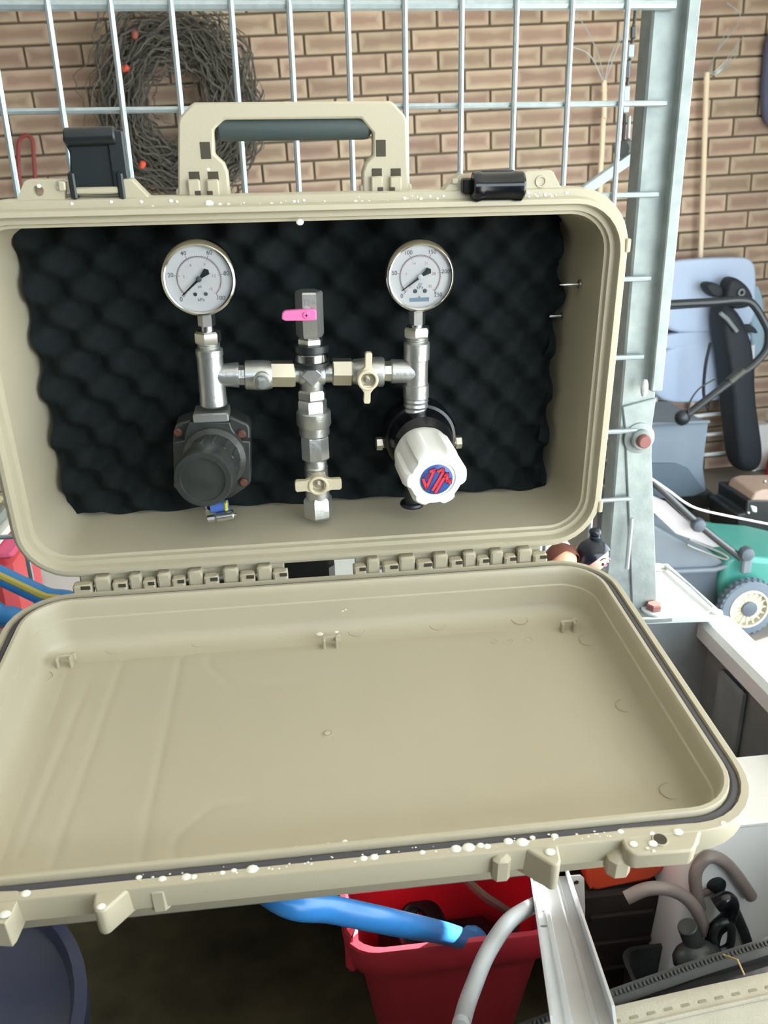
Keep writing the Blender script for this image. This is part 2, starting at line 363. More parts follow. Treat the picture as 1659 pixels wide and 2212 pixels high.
for i0, i1 in ((0, 12), (13, len(xs) - 1)):
    obj('hinge_leaf', G().box(((xs[i0] + xs[i1]) / 2, .0045, .0025), (xs[i1] - xs[i0] + .006, .003, .0135), None, .0006), TAN, case, FC)
obj('hinge_pin', G().cyl((xs[0] - .002, 0, 0), (xs[12] + .003, 0, 0), .0016, None, 10).cyl((xs[13] - .003, 0, 0), (xs[-1] + .002, 0, 0), .0016, None, 10), STEEL, case, FC)
# top edge ears and lugs of the base (outline drawn on the flange plane, 12 mm thick)
EX = (1, 0, 0); EZ = (0, 0, 1); EY = (0, 1, 0)
def kz(x, y, Y=.003):
    p = K(x, y, Y); return (p.x, p.z)
def lug(pts, th, name='latch_lug', Y=.003, parent=None):
    poly = [kz(a, b, Y) for a, b in pts]
    o = obj(name, G().prism(poly, (0, Y, 0), EX, EZ, EY, th), TAN, parent or case, FC)
    bv = o.modifiers.new('bevel', 'BEVEL'); bv.width = .0009; bv.segments = 2; bv.limit_method = 'ANGLE'; return o
def holed(outer, hc, hr, th, name, Y=.003, nn=18):
    """plate with a round hole: outer outline split into two halves around the hole"""
    po = [kz(a, b, Y) for a, b in outer]; c = kz(*hc, Y); g = G()
    import bisect
    ang = lambda p: math.atan2(p[1] - c[1], p[0] - c[0])
    hole = [(c[0] + hr * math.cos(2 * PI * i / nn), c[1] + hr * math.sin(2 * PI * i / nn)) for i in range(nn)]
    def hit(a):
        d_ = (math.cos(a), math.sin(a)); best = None
        for i in range(len(po)):
            p, q = po[i], po[(i + 1) % len(po)]; ex, ey = q[0] - p[0], q[1] - p[1]; det = d_[0] * -ey + d_[1] * ex
            if abs(det) < 1e-12: continue
            rx, ry = p[0] - c[0], p[1] - c[1]; t = (rx * -ey + ry * ex) / det; s = (d_[0] * ry - d_[1] * rx) / det
            if t > 0 and -1e-6 <= s <= 1 + 1e-6 and (best is None or t < best): best = t
        return (c[0] + d_[0] * best, c[1] + d_[1] * best)
    aa = sorted([2 * PI * i / nn - PI for i in range(nn)] + [ang(p) for p in po])
    ol = [hit(a) for a in aa]; hl = [(c[0] + hr * math.cos(a), c[1] + hr * math.sin(a)) for a in aa]
    V = lambda L_, y: [Vector((p[0], y, p[1])) for p in L_]
    g.loft([V(hl, Y), V(ol, Y), V(ol, Y + th), V(hl, Y + th), V(hl, Y)])
    return obj(name, g, TAN, case, FC, 30)
holed([(28, 440), (35, 433), (44, 412), (52, 393), (60, 388), (130, 388), (138, 394), (140, 428), (146, 436), (146, 444), (28, 446)], (83, 412), .0032, .012, 'padlock_ear')
lug([(124, 392), (140, 392), (142, 412), (126, 414)], .002, 'ear_boss', .0005)
lug([(266, 436), (263, 390), (268, 386), (284, 387), (327, 431), (327, 436)], .013)
lug([(948, 420), (968, 400), (996, 374), (1004, 376), (1006, 424)], .013)
lug([(976, 386), (990, 386), (990, 398), (976, 398)], .002, 'ear_boss', .0005)
lug([(1128, 420), (1130, 374), (1140, 368), (1190, 367), (1197, 373), (1210, 400), (1220, 410), (1220, 420)], .013, 'padlock_ear')
p = K(1168, 392, .003); obj('ear_dimple', G().torus((p.x, .0028, p.z), (0, 1, 0), .0032, .0007, 24, 6), TAN, case, FC)
# side clips on the right flange
for (x, y) in ((1356, 530), (1312, 1093)):
    p = K(x, y, .002); obj('flange_tab', G().box((A + .0052, .006, p.z), (.003, .012, .009), None, .0006), TAN, case, FC)
# handle: a flat bracket with a dark grip, two pivot feet
HY = .012
hp = lambda L_: [kz(a, b, HY) for a, b in L_]
outer = [(384, 425), (384, 265), (388, 252), (412, 226), (420, 221), (842, 218), (850, 222), (874, 248), (879, 260), (883, 418)]
inner = [(784, 420), (783, 372), (790, 352), (806, 335), (806, 288), (780, 256), (484, 259), (462, 281), (463, 333), (484, 352), (492, 372), (497, 425)]
g = G(); po = [kz(*p, HY) for p in outer + inner]
g.prism(po, (0, HY, 0), EX, EZ, EY, .012)
hd = obj('handle', g, TAN, case, FC, 30); bv = hd.modifiers.new('bevel', 'BEVEL'); bv.width = .0014; bv.segments = 2; bv.limit_method = 'ANGLE'
a = K(474, 279, HY + .008); b = K(794, 275, HY + .008)
grip = obj('grip', G().lathe(a, b - a, [(.004, -.002), (.0068, 0), (.0072, .003), (.0072, (b - a).length - .003), (.0068, (b - a).length), (.004, (b - a).length + .002)], 24), RUBBER, hd, FC)
for x, y, ww, hh in ((444, 325, .0062, .0098), (823, 320, .0062, .0098)):
    p = K(x, y, HY); obj('slot_shade', G().box((p.x, HY - .0001, p.z), (ww, .0006, hh), None, .0002), RECESS_SHADE, hd, FC)
for cx in (441, 835):
    for k, dx in enumerate((-22, 21)):
        p = K(cx + dx * .95, 382 if cx < 600 else 375, HY); g = G()
        obj('slot_shade', G().box((p.x, HY - .0001, p.z), (.0066, .0006, .0062), None, .0002), RECESS_SHADE, hd, FC)
        q = K(cx + dx * .95, 410 if cx < 600 else 403, HY - .002)
        obj('pivot_foot', G().box((q.x, HY - .001, q.z - .001), (.0076, .005, .0145), None, .0008), TAN, hd, FC)
        q = K(cx + dx * .6, 420 if cx < 600 else 412, HY - .004)
        obj('slot_shade', G().box((q.x, HY - .0036, q.z), (.0036, .0006, .0042), None, .0002), RECESS_SHADE, hd, FC)
for cx in (440, 834):
    p = K(cx, 428, .014); obj('handle_mount', G().box((p.x, .018, D1 + .008), (.034, .010, .008), None, .001), TAN, case, FC)
# latches
g = G(); sec = [kz(*p, .006) for p in ((152, 424), (150, 330), (140, 312), (134, 302), (136, 288), (142, 282), (250, 284), (258, 290), (270, 330), (274, 400), (268, 424))]
g.prism(sec, (0, .006, 0), EX, EZ, EY, .006)
lt = obj('latch', g, BLACKP, case, FC, 30); bv = lt.modifiers.new('bevel', 'BEVEL'); bv.width = .0015; bv.segments = 2; bv.limit_method = 'ANGLE'
a = K(140, 296, .004); b = K(250, 292, .004); obj('latch_roll', G().cyl(a, b, .0052, None, 18, None, 0, .001), BLACKP, lt, FC)
p = K(255, 350, .004); obj('latch_rib', G().box((p.x, .0052, p.z), (.010, .003, .036), None, .001), BLACKP, lt, FC)
for xx in (158, 262):
    p = K(xx, 405, .003); obj('latch_cheek', G().box((p.x, .006, p.z + .001), (.004, .010, .016), None, .001), BLACKP, lt, FC)
a = K(146, 418, .008); b = K(268, 418, .008); obj('latch_pin', G().cyl(a, b, .0022, None, 12), STEEL, lt, FC)
a = K(202, 412, .002); obj('latch_tongue', G().box((a.x, .004, a.z), (.030, .004, .004), None, .0008), TAN, lt, FC)
# closed-up right latch: a black roller-shaped body hanging over the flange
a = K(1019, 404, -.003); b = K(1130, 402, -.003)
g = G().lathe(a, b - a, [(.0070, 0), (.0088, .0006), (.0094, .003), (.0088, .006), (.0086, .0075), (.0086, (b - a).length - .0085), (.0092, (b - a).length - .006), (.0092, (b - a).length - .0015), (.008, (b - a).length)], 28)
l2 = obj('latch', g, BLACKG, case, FC, 30)
p = K(1009, 405, .0); obj('latch_cheek', G().box((p.x, .002, p.z + .001), (.007, .012, .0095), None, .001), BLACKG, l2, FC)
a = K(1040, 377, .004); b = K(1112, 372, .004); obj('latch_plate', G().box(((a + b) / 2 + Vector((0, .002, -.002))), ((b - a).length, .008, .008), None, .001), BLACKP, l2, FC)
# lid front: catches, pegs, hole plate
def LP(x, y, dep=0.0):
    p = px(x, y, FL, 2, dep); return (p.x, p.y)
def catch(pts, dep0, dep1, name='latch_catch', m=TAN):
    poly = [LP(*p) for p in pts]
    o = obj(name, G().prism(poly, (0, 0, dep0), (1, 0, 0), (0, 1, 0), (0, 0, 1), dep1 - dep0), m, lid, FL)
    bv = o.modifiers.new('bevel', 'BEVEL'); bv.width = .0012; bv.segments = 2; bv.limit_method = 'ANGLE'; return o
catch([(206, 1914), (200, 1955), (203, 1966), (214, 1970), (226, 1966), (289, 1911), (284, 1900), (206, 1908)], .0004, .017)
catch([(-60, 1928), (-62, 1990), (10, 1994), (20, 1982), (42, 1934), (38, 1922), (-60, 1926)], .0004, .017)
catch([(1120, 1824), (1196, 1868), (1208, 1866), (1212, 1856), (1204, 1818), (1198, 1806), (1120, 1816)], .0004, .019)
for x, y in ((340, 1922), (1085, 1858)):
    p = px(x, y, FL, 2, .004); obj('catch_peg', G().box((p.x, p.y - .002, .0105), (.009, .008, .017), None, .002), TAN, lid, FL)
pts = [(1336, 1796), (1352, 1832), (1366, 1842), (1380, 1845), (1496, 1836), (1504, 1826), (1512, 1800), (1522, 1788), (1500, 1774), (1336, 1786)]
po = [LP(*p) for p in pts]; c = LP(1426, 1813); g = G(); nn = 18; hr = .0036
cm = catch(pts, .0004, .011, 'padlock_plate')
obj('padlock_hole_shade', G().lathe((c[0], c[1], -.0002), (0, 0, 1), [(hr, 0), (hr, .0009)], 22), RECESS_SHADE, cm, FL)
obj('padlock_hole_rim', G().torus((c[0], c[1], 0.0002), (0, 0, 1), hr, .0005, 24, 6), TAN, cm, FL)
p = px(1345, 1812, FL, 2, 0); obj('latch_catch', G().box((p.x - .001, p.y + .0005, .0155), (.012, .012, .016), None, .003), TAN, lid, FL)
# screws poking through the right wall of the base
for x, y in ((1250, 614), (1214, 682)):
    t = px(x, y, FC, 0, A - .012); g = G()
    g.lathe(t + Vector((.001, 0, 0)), (-1, 0, 0), [(.0032, 0), (.0032, .0012), (.0014, .002), (.0014, .010), (.0003, .0155)], 12)
    obj('screw', g, STEEL, case, FC)
# convoluted foam in the back
def foam():
    g = G(); nx, nz = 150, 92; x0, x1, z0, z1 = -.1985, .1985, D0 + .0135, D1 - .0135; pit = .0265
    rows = []
    for j in range(nz + 1):
        r_ = []
        for i in range(nx + 1):
            x = x0 + (x1 - x0) * i / nx; z = z0 + (z1 - z0) * j / nz
            s = .5 + .25 * (math.sin(2 * PI * (x + z) / (pit * 1.42)) + math.sin(2 * PI * (x - z) / (pit * 1.42)))
            s = s * s * (3 - 2 * s); y = .078 - .014 * s
            ed = min(x - x0, x1 - x, z - z0, z1 - z)
            # corners of the sheet are rounded and its lower edge is ragged
            xx = x; zz = z
            if j == 0: zz = z0 + .0012 * math.sin(x * 130) + .001 * math.sin(x * 61)
            if i == nx: xx = x1 - .004 * (math.sin(z * 90) > .2) - .002 * math.sin(z * 190) - (.006 if z < .17 else 0)
            if i == 0: xx = x0 + .0015 * math.sin(z * 130)
            r_.append(Vector((xx, y, zz)))
        rows.append(r_)
    g.loft(rows, False, False, False)
    # skirt down to the back
    per = rows[0] + [r_[-1] for r_ in rows[1:]] + rows[-1][-2::-1] + [r_[0] for r_ in rows[-2:0:-1]]
    g.loft([per, [Vector((p.x, .1062, p.z)) for p in per]], False, True)
    return g
obj('foam_liner', foam(), FOAM, case, FC, 80)
# water drops along the wetted front edges
g = G(); rd = random.Random(5)
def drop(P, nrm, r):
    t1 = Vector((1, 0, 0)); t2 = nrm.cross(t1).normalized(); loops = []
    for k, (a_, z_) in enumerate(((1, 0), (.85, .2), (.5, .32))):
        loops.append([P + (t1 * math.cos(2 * PI * i / 9) * 1.25 + t2 * math.sin(2 * PI * i / 9)) * r * a_ + nrm * r * z_ for i in range(9)])
    g.loft(loops, False, True)
L3 = lambda x, y: px(x, y, FL, 2, 0)
for x, y, r in ((300, 1895, 1.3), (350, 1898, 1.6), (402, 1894, 2), (418, 1894, 1.4), (480, 1885, 1.2), (505, 1880, 1.2), (545, 1877, 2.4), (710, 1828, 2), (745, 1818, 1.2), (640, 1833, 1.4), (785, 1854, 1.6), (808, 1851, 1.8), (838, 1840, .9), (912, 1841, 1.3), (985, 1833, 2.2), (1012, 1830, 2.6), (1038, 1826, 1.6), (1052, 1828, 1.6), (1098, 1817, 2), (1128, 1819, 2.6), (1150, 1809, 1.2), (1198, 1806, 1.6), (1188, 1840, 2.2), (1340, 1796, 1.4), (1368, 1823, 1.8), (1408, 1800, 1.2), (1410, 1822, 2), (1464, 1797, 2.2), (1562, 1778, 1.4), (1398, 1832, .8), (1412, 1838, .8), (218, 1958, 1.8), (10, 1975, 2.2), (55, 1930, 2)):
    drop(L3(x, y), Vector((FL.inverted() @ FL).to_3x3() @ Vector((0, 0, -1))), r * .001)
for _ in range(60):
    x = rd.uniform(300, 1330); y = 1905 - (x - 230) * .0985 + rd.uniform(-9, 9); drop(L3(x, y), Vector((0, 0, -1)), rd.uniform(.0002, .0006))
for x, y, r in ((690, 1368, 2.4), (727, 1362, 2.0), (757, 1357, 2.2), (660, 1296, .9), (652, 1303, .8), (668, 1298, .6), (740, 1318, .9), (746, 1315, .9)):
    p_ = px(x, y, FL, 2, LD - .001 if y > 1340 else LD * .5); drop(Vector((p_.x, p_.y + .001, p_.z)), Vector((0, 0, -1)), r * .001)
wd_ = obj('water_droplets', g, DROP, None, FL); tag(wd_, 'white water droplets scattered along the front edge of the open lid', 'water', kind='stuff')
g = G()
for _ in range(75):
    x = rd.choice((rd.uniform(330, 950), rd.uniform(600, 960), rd.uniform(1130, 1230))); y = 445 - (x - 380) * .022 + rd.uniform(-12, 8)
    drop(K(x, y, .0018), Vector((0, -1, 0)), rd.uniform(.0003, .0011))
for x, y, r in ((452, 440, 2.2), (84, 402, 1.2), (128, 406, 1.2), (155, 440, 1), (450, 366, .9), (648, 480, 2), (240, 436, 1), (305, 436, 1)): drop(K(x, y, .0018 if y > 420 else .0028), Vector((0, -1, 0)), r * .001)
wd_ = obj('water_droplets', g, DROP, None, FC); tag(wd_, 'white water droplets scattered along the top edge of the tan case', 'water', kind='stuff')
# ------------------------------------------------------------------ gauge manifold standing inside the case
man = thing('gas_manifold', K(690, 1115, .035), 'silver pipe manifold with two dial gauges and pink lever inside open case', 'manifold')
MY = .035
def upipe(name, x, rows, m, nn=24, parent=man, Y=MY, phase=0.0, ref=(0, 1, 0), sharp=30):
    """vertical turned piece: rows of (pixel y, pixel width) measured down the axis pixel x (a number or (x0,y0,x1,y1))"""
    ax = (lambda y: x) if not isinstance(x, tuple) else (lambda y: x[0] + (x[2] - x[0]) * (y - x[1]) / (x[3] - x[1]))
    P = [K(ax(y), y, Y) for y, _ in rows]; d_ = (P[-1] - P[0]).normalized(); pr = []
    for (y, wd), p in zip(rows, P):
        sc = (K(ax(y) + 10, y, Y) - K(ax(y) - 10, y, Y)).length / 20
        pr.append((wd / 2 * sc * (1.0 if nn > 8 else 1.06), (p - P[0]).dot(d_)))
    return obj(name, G().lathe(P[0], d_, pr, nn, ref, True, phase), m, parent, FC, sharp)
def hpipe(name, y, cols, m, nn=24, parent=man, Y=MY, phase=0.0, sharp=30):
    P = [K(x, y, Y) for x, _ in cols]; d_ = (P[-1] - P[0]).normalized(); pr = []
    for (x, hh), p in zip(cols, P):
        sc = (K(x, y + 10, Y) - K(x, y - 10, Y)).length / 20 * .93
        pr.append((hh / 2 * sc * (1.0 if nn > 8 else 1.06), (p - P[0]).dot(d_)))
    return obj(name, G().lathe(P[0], d_, pr, nn, (0, 1, 0), True, phase), m, parent, FC, sharp)
def thread(y0, y1, wd, k=4):
    out = []
    for i in range(k): 
        t = y0 + (y1 - y0) * i / k; s_ = (y1 - y0) / k; out += [(t, wd - 4), (t + s_ * .5, wd)]
    return out + [(y1, wd - 4)]
H6 = PI / 6
# left column
AX = (446, 690, 463, 885)
upipe('gauge_stem', AX, [(676, 36), (703, 36)], STEEL, 6, phase=.35)
upipe('gauge_neck', AX, [(702, 26), (716, 28)], STEEL)
upipe('hex_nut', AX, [(714, 48), (718, 55), (737, 55), (741, 50)], STEEL, 6, phase=.2)
upipe('threaded_nipple', AX, thread(740, 754, 50, 3), SILVER)
upipe('tee_fitting', AX, [(752, 54), (754, 60), (767, 60), (768, 57), (858, 58), (862, 60), (872, 60), (876, 50)], SILVER)
hpipe('tee_branch', 810, [(458, 50), (478, 50), (512, 57), (516, 57), (517, 50)], SILVER)
hpipe('pipe_nipple', 811, [(515, 44), (532, 46)], SILVER, 8)
hpipe('ball_valve_body', 810, [(529, 58), (531, 66), (563, 68), (580, 66), (588, 60)], SILVER)
hpipe('hex_end', 807, [(584, 50), (587, 58), (634, 58), (638, 54)], BRASSY, 6, phase=0)
hpipe('threaded_nipple', 808, [(636, 38), (650, 42)], SILVER)
p = K(567, 812, MY); g = G(); r0 = .0062
g.lathe(p + Vector((0, -.005, 0)), (0, -1, 0), [(r0, 0), (r0, .0085), (r0 - .001, .0095), (.0046, .0095), (.0046, .0125)], 24); sp = obj('valve_stem', g, SILVER, man)
obj('stem_tip', G().lathe(p + Vector((0, -.017, 0)), (0, -1, 0), [(.0032, 0), (.0032, .004)], 4, (1, 0, 1)), SILVER, sp)
# centre column
CX = (667, 640, 676, 900)
upipe('valve_hex_body', CX, [(628, 52), (632, 57), (720, 57), (727, 50)], SILVER, 6, phase=H6)
upipe('hex_nut', CX, [(727, 44), (731, 52), (742, 52), (746, 46)], STEEL, 6, phase=.2)
upipe('rubber_washer', CX, [(741, 60), (743, 78), (756, 80), (762, 68)], BLACKP)
upipe('chrome_collar', CX, [(760, 70), (762, 73), (777, 72), (779, 68)], CHROME)
upipe('rubber_washer', CX, [(777, 70), (779, 81), (788, 81), (793, 60)], BLACKP)
upipe('cross_fitting', CX, [(790, 48), (796, 50), (838, 50), (844, 46)], SILVER)
hpipe('cross_arm', 809, [(646, 44), (650, 48), (697, 48), (702, 44)], SILVER)
p = K(674, 812, MY - .0085); s_ = (K(684, 812, MY) - K(664, 812, MY)).length / 20
dm_ = obj('cross_face', G().prism([(-25 * s_, 0), (0, -25 * s_), (25 * s_, 0), (0, 25 * s_)], p + Vector((0, .004, 0)), EX, EZ, (0, -1, 0), .0045), SILVER, man)
bv = dm_.modifiers.new('bevel', 'BEVEL'); bv.width = .001; bv.segments = 2
upipe('hex_nut', CX, [(840, 54), (844, 60), (858, 60), (862, 54)], STEEL, 6, phase=.15)
upipe('hex_nut', CX, [(862, 56), (866, 60), (892, 60)], SILVER, 6, phase=.3)
CX2 = (677, 890, 688, 1115)
upipe('coupler_collar', CX2, [(886, 70), (889, 75), (914, 75), (919, 70)], SILVER)
upipe('coupler_sleeve', CX2, [(917, 62), (919, 66), (936, 66), (941, 58)], SILVER)
upipe('hex_sleeve', CX2, [(940, 58), (942, 60), (986, 60), (990, 54)], SILVER, 8, phase=.4)
upipe('threaded_nipple', CX2, [(988, 46), (990, 48), (1005, 48), (1008, 52), (1013, 48)], SILVER, 12)
upipe('ball_valve_body', CX2, [(1012, 46), (1014, 50), (1060, 52), (1076, 52)], SILVER)
upipe('hex_end', CX2, [(1070, 52), (1076, 60), (1110, 60), (1114, 54)], SILVER, 6, phase=.25)
def butterfly(cx, cy, rot, L0, L1, hw, name='butterfly_handle', Y=.018):
    c = K(cx, cy, Y); g = G(); e1 = Vector((math.cos(rot), 0, math.sin(rot))); e2 = Vector((-math.sin(rot), 0, math.cos(rot)))
    R_ = .0078
    hub = [(R_, .010), (R_, 0), (R_ - .0006, -.0006), (R_ - .0022, -.0006), (R_ - .0026, .001), (R_ - .0026, .006), (.0001, .0062)]
    g.lathe(c, (0, 1, 0), [(r, t) for r, t in hub], 28)
    for sg, L in ((1, L1), (-1, L0)):
        poly = [(sg * R_ * .55, -R_ * .8), (sg * R_ * 1.25, -hw), (sg * L, -hw * 1.05), (sg * (L + .0012), -hw * .7), (sg * (L + .0012), hw * .7), (sg * L, hw * 1.05), (sg * R_ * 1.25, hw), (sg * R_ * .55, R_ * .8)]
        g.prism(poly, c + Vector((0, .0008, 0)), e1, e2, (0, 1, 0), .005)
    hd_ = obj(name, g, ALUKNOB, man); bv = hd_.modifiers.new('bevel', 'BEVEL'); bv.width = .0007; bv.segments = 2; bv.limit_method = 'ANGLE'
    obj('handle_nut', G().lathe(c + Vector((0, .0062, 0)), (0, -1, 0), [(.0034, 0), (.0034, .0022)], 6).lathe(c + Vector((0, .0062, 0)), (0, -1, 0), [(.0017, .002), (.0017, .0048), (.0012, .0052)], 14), BRASSY, hd_)
    obj('valve_stem', G().lathe(c + Vector((0, .022, 0)), (0, -1, 0), [(.0055, 0), (.0055, .013)], 18), SILVER, hd_)
butterfly(688, 1050, 0, .0165, .0165, .0042)
butterfly(795, 822, PI / 2 - .06, .0165, .0188, .0024)
# pink lever
c = K(662, 681, .020); g = G(); sc = (K(672, 681, .02) - K(652, 681, .02)).length / 20
pl = [(-54, -5), (-52, 6), (-46, 11), (-10, 12), (18, 12), (22, 9), (22, -10), (18, -12), (-10, -12), (-46, -11), (-52, -8)]
pk = obj('lever', g.prism([(x * sc, y * sc) for x, y in pl], c, EX, EZ, EY, .005), PINK, man); bv = pk.modifiers.new('bevel', 'BEVEL'); bv.width = .001; bv.segments = 3; bv.limit_method = 'ANGLE'
g = G().lathe(c + Vector((0, .0004, 0)), (0, -1, 0), [(.0026, 0), (.0026, .0008), (.0022, .0012)], 18); scw = obj('screw_head', g, PINK, pk)
g = G(); g.box(c + Vector((0, -.00085, 0)), (.0022, .0002, .0005)); g.box(c + Vector((0, -.00085, 0)), (.0005, .0002, .0022)); obj('screw_slot', g, DKC, pk)
obj('lever_boss', G().lathe(c + Vector((0, .018, 0)), (0, -1, 0), [(.0045, 0), (.0045, .0135)], 18), SILVER, pk)
# right branch and column
hpipe('threaded_nipple', 806, [(696, 38), (701, 42), (720, 42)], SILVER)
hpipe('hex_end', 803, [(717, 52), (720, 60), (758, 60), (762, 52)], BRASSY, 6, phase=0)
hpipe('ball_valve_body', 803, [(760, 50), (764, 56), (800, 66), (822, 68), (827, 66), (829, 60)], SILVER)
hpipe('pipe_nipple', 802, [(827, 44), (845, 46)], BRASSY, 8)
hpipe('tee_branch', 802, [(843, 50), (846, 55), (895, 52)], SILVER)
BX = (901, 680, 898, 890)
upipe('gauge_stem', BX, [(668, 34), (700, 34)], STEEL, 6, phase=.5)
upipe('gauge_neck', BX, [(699, 26), (707, 28)], STEEL)
upipe('hex_nut', BX, [(705, 48), (709, 54), (723, 54), (727, 50)], STEEL, 6, phase=.25)
upipe('threaded_nipple', BX, thread(726, 740, 50, 3), SILVER)
upipe('tee_fitting', BX, [(738, 52), (740, 56), (775, 56), (777, 50), (828, 50), (829, 55), (857, 55), (860, 50)], SILVER)
upipe('threaded_nipple', BX, thread(859, 890, 54, 3), SILVER)
# gauges
def textmesh(txt, size, org, m, parent, e1=Vector((1, 0, 0)), e2=Vector((0, 0, 1)), ext=.0):
    cu = bpy.data.curves.new('scale_text', 'FONT'); cu.body = txt; cu.size = size; cu.align_x = 'CENTER'; cu.align_y = 'CENTER'
    to = bpy.data.objects.new('scale_text', cu); COL.objects.link(to); dg = bpy.context.evaluated_depsgraph_get(); dg.update()
    me = to.evaluated_get(dg).to_mesh(); g = G(); g.add([org + e1 * v.co.x + e2 * v.co.y for v in me.vertices], [tuple(p.vertices) for p in me.polygons], False)
    to.evaluated_get(dg).to_mesh_clear(); bpy.data.objects.remove(to); bpy.data.curves.remove(cu)
    return g
def join(gs):
    o = G()
    for q in gs: o.add(q.v, q.f, False)
    return o
def gauge(name, cx, cy, rw, Y, labels, inner, ang, right):
    c = K(cx, cy, Y); sc = (K(cx + 10, cy, Y) - K(cx - 10, cy, Y)).length / 20; R_ = rw * sc
    g = G().lathe(c, (0, 1, 0), [(R_ * .865, .0028), (R_ * .87, .0004), (R_ * .905, 0), (R_ * .965, .0008), (R_, .0035), (R_, .008), (R_ * .955, .0095), (R_ * .94, .026), (R_ * .86, .028)], 56, None, False)
    b_ = obj('gauge_case', g, CHROME, man, FC, 50)
    dl = obj('dial', G().lathe(c + Vector((0, .004, 0)), (0, -1, 0), [(R_ * .875, 0), (R_ * .875, .0006)], 48), DIAL, b_)
    F0 = c + Vector((0, .0032, 0))
    def polar(a, r): return F0 + Vector((math.cos(a) * r * R_, 0, math.sin(a) * r * R_))
    A0 = math.radians(225); A1 = math.radians(-45); tk = G(); tr = G()
    def tick(G_, a, r0, r1, wd):
        d_ = Vector((math.cos(a), 0, math.sin(a))); t_ = Vector((-d_.z, 0, d_.x)); o = F0
        G_.add([o + d_ * r0 * R_ - t_ * wd, o + d_ * r1 * R_ - t_ * wd, o + d_ * r1 * R_ + t_ * wd, o + d_ * r0 * R_ + t_ * wd], [(0, 1, 2, 3)], False)
    for i in range(51):
        a = A0 + (A1 - A0) * i / 50; tick(tk, a, .58, .66 if i % 10 == 0 else .61, .00016 if i % 10 == 0 else .00009)
    for i in range(41):
        a = A0 + (A1 - A0) * i / 40; tick(tr, a, .5 if i % 8 == 0 else .53, .56, .00012 if i % 8 == 0 else .00008)
    for i in range(64):
        a = A0 + (A1 - A0) * i / 64; b2 = A0 + (A1 - A0) * (i + 1) / 64
        tk.add([polar(a, .575), polar(b2, .575), polar(b2, .585), polar(a, .585)], [(0, 1, 2, 3)], False)
        tr.add([polar(a, .555), polar(b2, .555), polar(b2, .565), polar(a, .565)], [(0, 1, 2, 3)], False)
    gs = [textmesh(t, R_ * .16, polar(A0 + (A1 - A0) * i / (len(labels) - 1), .74), PRINT, b_) for i, t in enumerate(labels)]
    gs2 = [textmesh(t, R_ * .11, polar(A0 + (A1 - A0) * i / (len(inner) - 1), .40), PRINT, b_) for i, t in enumerate(inner)]
    obj('outer_scale', join([tk] + gs), PRINT, b_); obj('inner_scale', join([tr] + gs2), PRINTR, b_)
    dots = G()
    for sx in (-.14, .14): dots.lathe(F0 + Vector((sx * R_, .0, -.40 * R_)), (0, -1, 0), [(.06 * R_ if right else .045 * R_, 0), (.05 * R_, .0003)], 16)
    obj('face_screws', dots, PRINT, b_)
    tx = [textmesh('kPa', R_ * .13, F0 + Vector((0, 0, (-.30 if right else -.55) * R_)), PRINT, b_), textmesh('psi', R_ * .1, F0 + Vector((0, 0, -.2 * R_)), PRINTR, b_)]
    obj('unit_text', join(tx), PRINT, b_)
    if right:
        lb = G().box(F0 + Vector((-.02 * R_, .0, -.64 * R_)), (.56 * R_, .0002, .11 * R_)); lb.add([F0 + Vector((x * R_, -.0001, z * R_)) for x, z in ((-.06, -.585), (.02, -.585), (-.02, -.53))], [(0, 1, 2)], False)
        obj('label_bar', lb, PRINTB, b_)
    d_ = Vector((math.cos(ang), 0, math.sin(ang))); t_ = Vector((-d_.z, 0, d_.x)); N0 = c + Vector((0, .0016, 0)); g = G()
    def np_(a, b): return N0 + d_ * a * R_ + t_ * b * R_
    g.prism([(-.3, .095), (-.36, 0), (-.3, -.095), (-.06, -.03), (.0, -.05), (.1, -.03), (.62, -.012), (.66, 0), (.62, .012), (.1, .03), (0, .05), (-.06, .03)], N0, d_ * R_, t_ * R_, (0, 1, 0), .0004)
    nd = obj('needle', g, HAND, b_)
    obj('needle_hub', G().lathe(N0, (0, -1, 0), [(.075 * R_, -.0006), (.075 * R_, .0006), (.05 * R_, .0009)], 20), PRINT if not right else DIAL, nd)
    obj('window', G().lathe(c + Vector((0, .0012, 0)), (0, -1, 0), [(R_ * .868, 0), (R_ * .868, .0008)], 48), GLASS, b_)
    return c
gauge('l', 429, 604, 83, .014, ['0', '20', '40', '60', '80', '100'], ['0', '3', '6', '9', '12', '15'], math.radians(221), False)
gauge('r', 909, 599, 76, .022, ['0', '50', '100', '150', '200', '250'], ['0', '7', '14', '21', '28', '35'], math.radians(215), True)
# left regulator: square flanged body, four screws, scuffed black knob pointing out
Yp = .034; sc = (K(470, 980, Yp) - K(450, 980, Yp)).length / 20
def kp(L_, Y): return [kz(a, b, Y) for a, b in L_]
bl = obj('regulator_body', G().prism(kp([(378, 920), (388, 914), (420, 904), (500, 900), (536, 916), (541, 926), (543, 1040), (538, 1048), (520, 1062), (496, 1078), (400, 1080), (380, 1050), (375, 1020), (373, 950)], Yp), (0, Yp, 0), EX, EZ, EY, .022), DIRTYBLK, man)
bv = bl.modifiers.new('bevel', 'BEVEL'); bv.width = .0018; bv.segments = 2; bv.limit_method = 'ANGLE'
Yq = .026
g = G().prism(kp([(410, 912), (497, 912), (500, 924), (505, 932), (518, 952), (541, 954), (541, 1020), (516, 1026), (512, 1042), (500, 1064), (400, 1066), (396, 1040), (376, 1024), (374, 956), (398, 952), (402, 930)], Yq), (0, Yq, 0), EX, EZ, EY, .009)
rb = obj('raised_cover', g, DIRTYBLK, bl); bv = rb.modifiers.new('bevel', 'BEVEL'); bv.width = .001; bv.segments = 2; bv.limit_method = 'ANGLE'
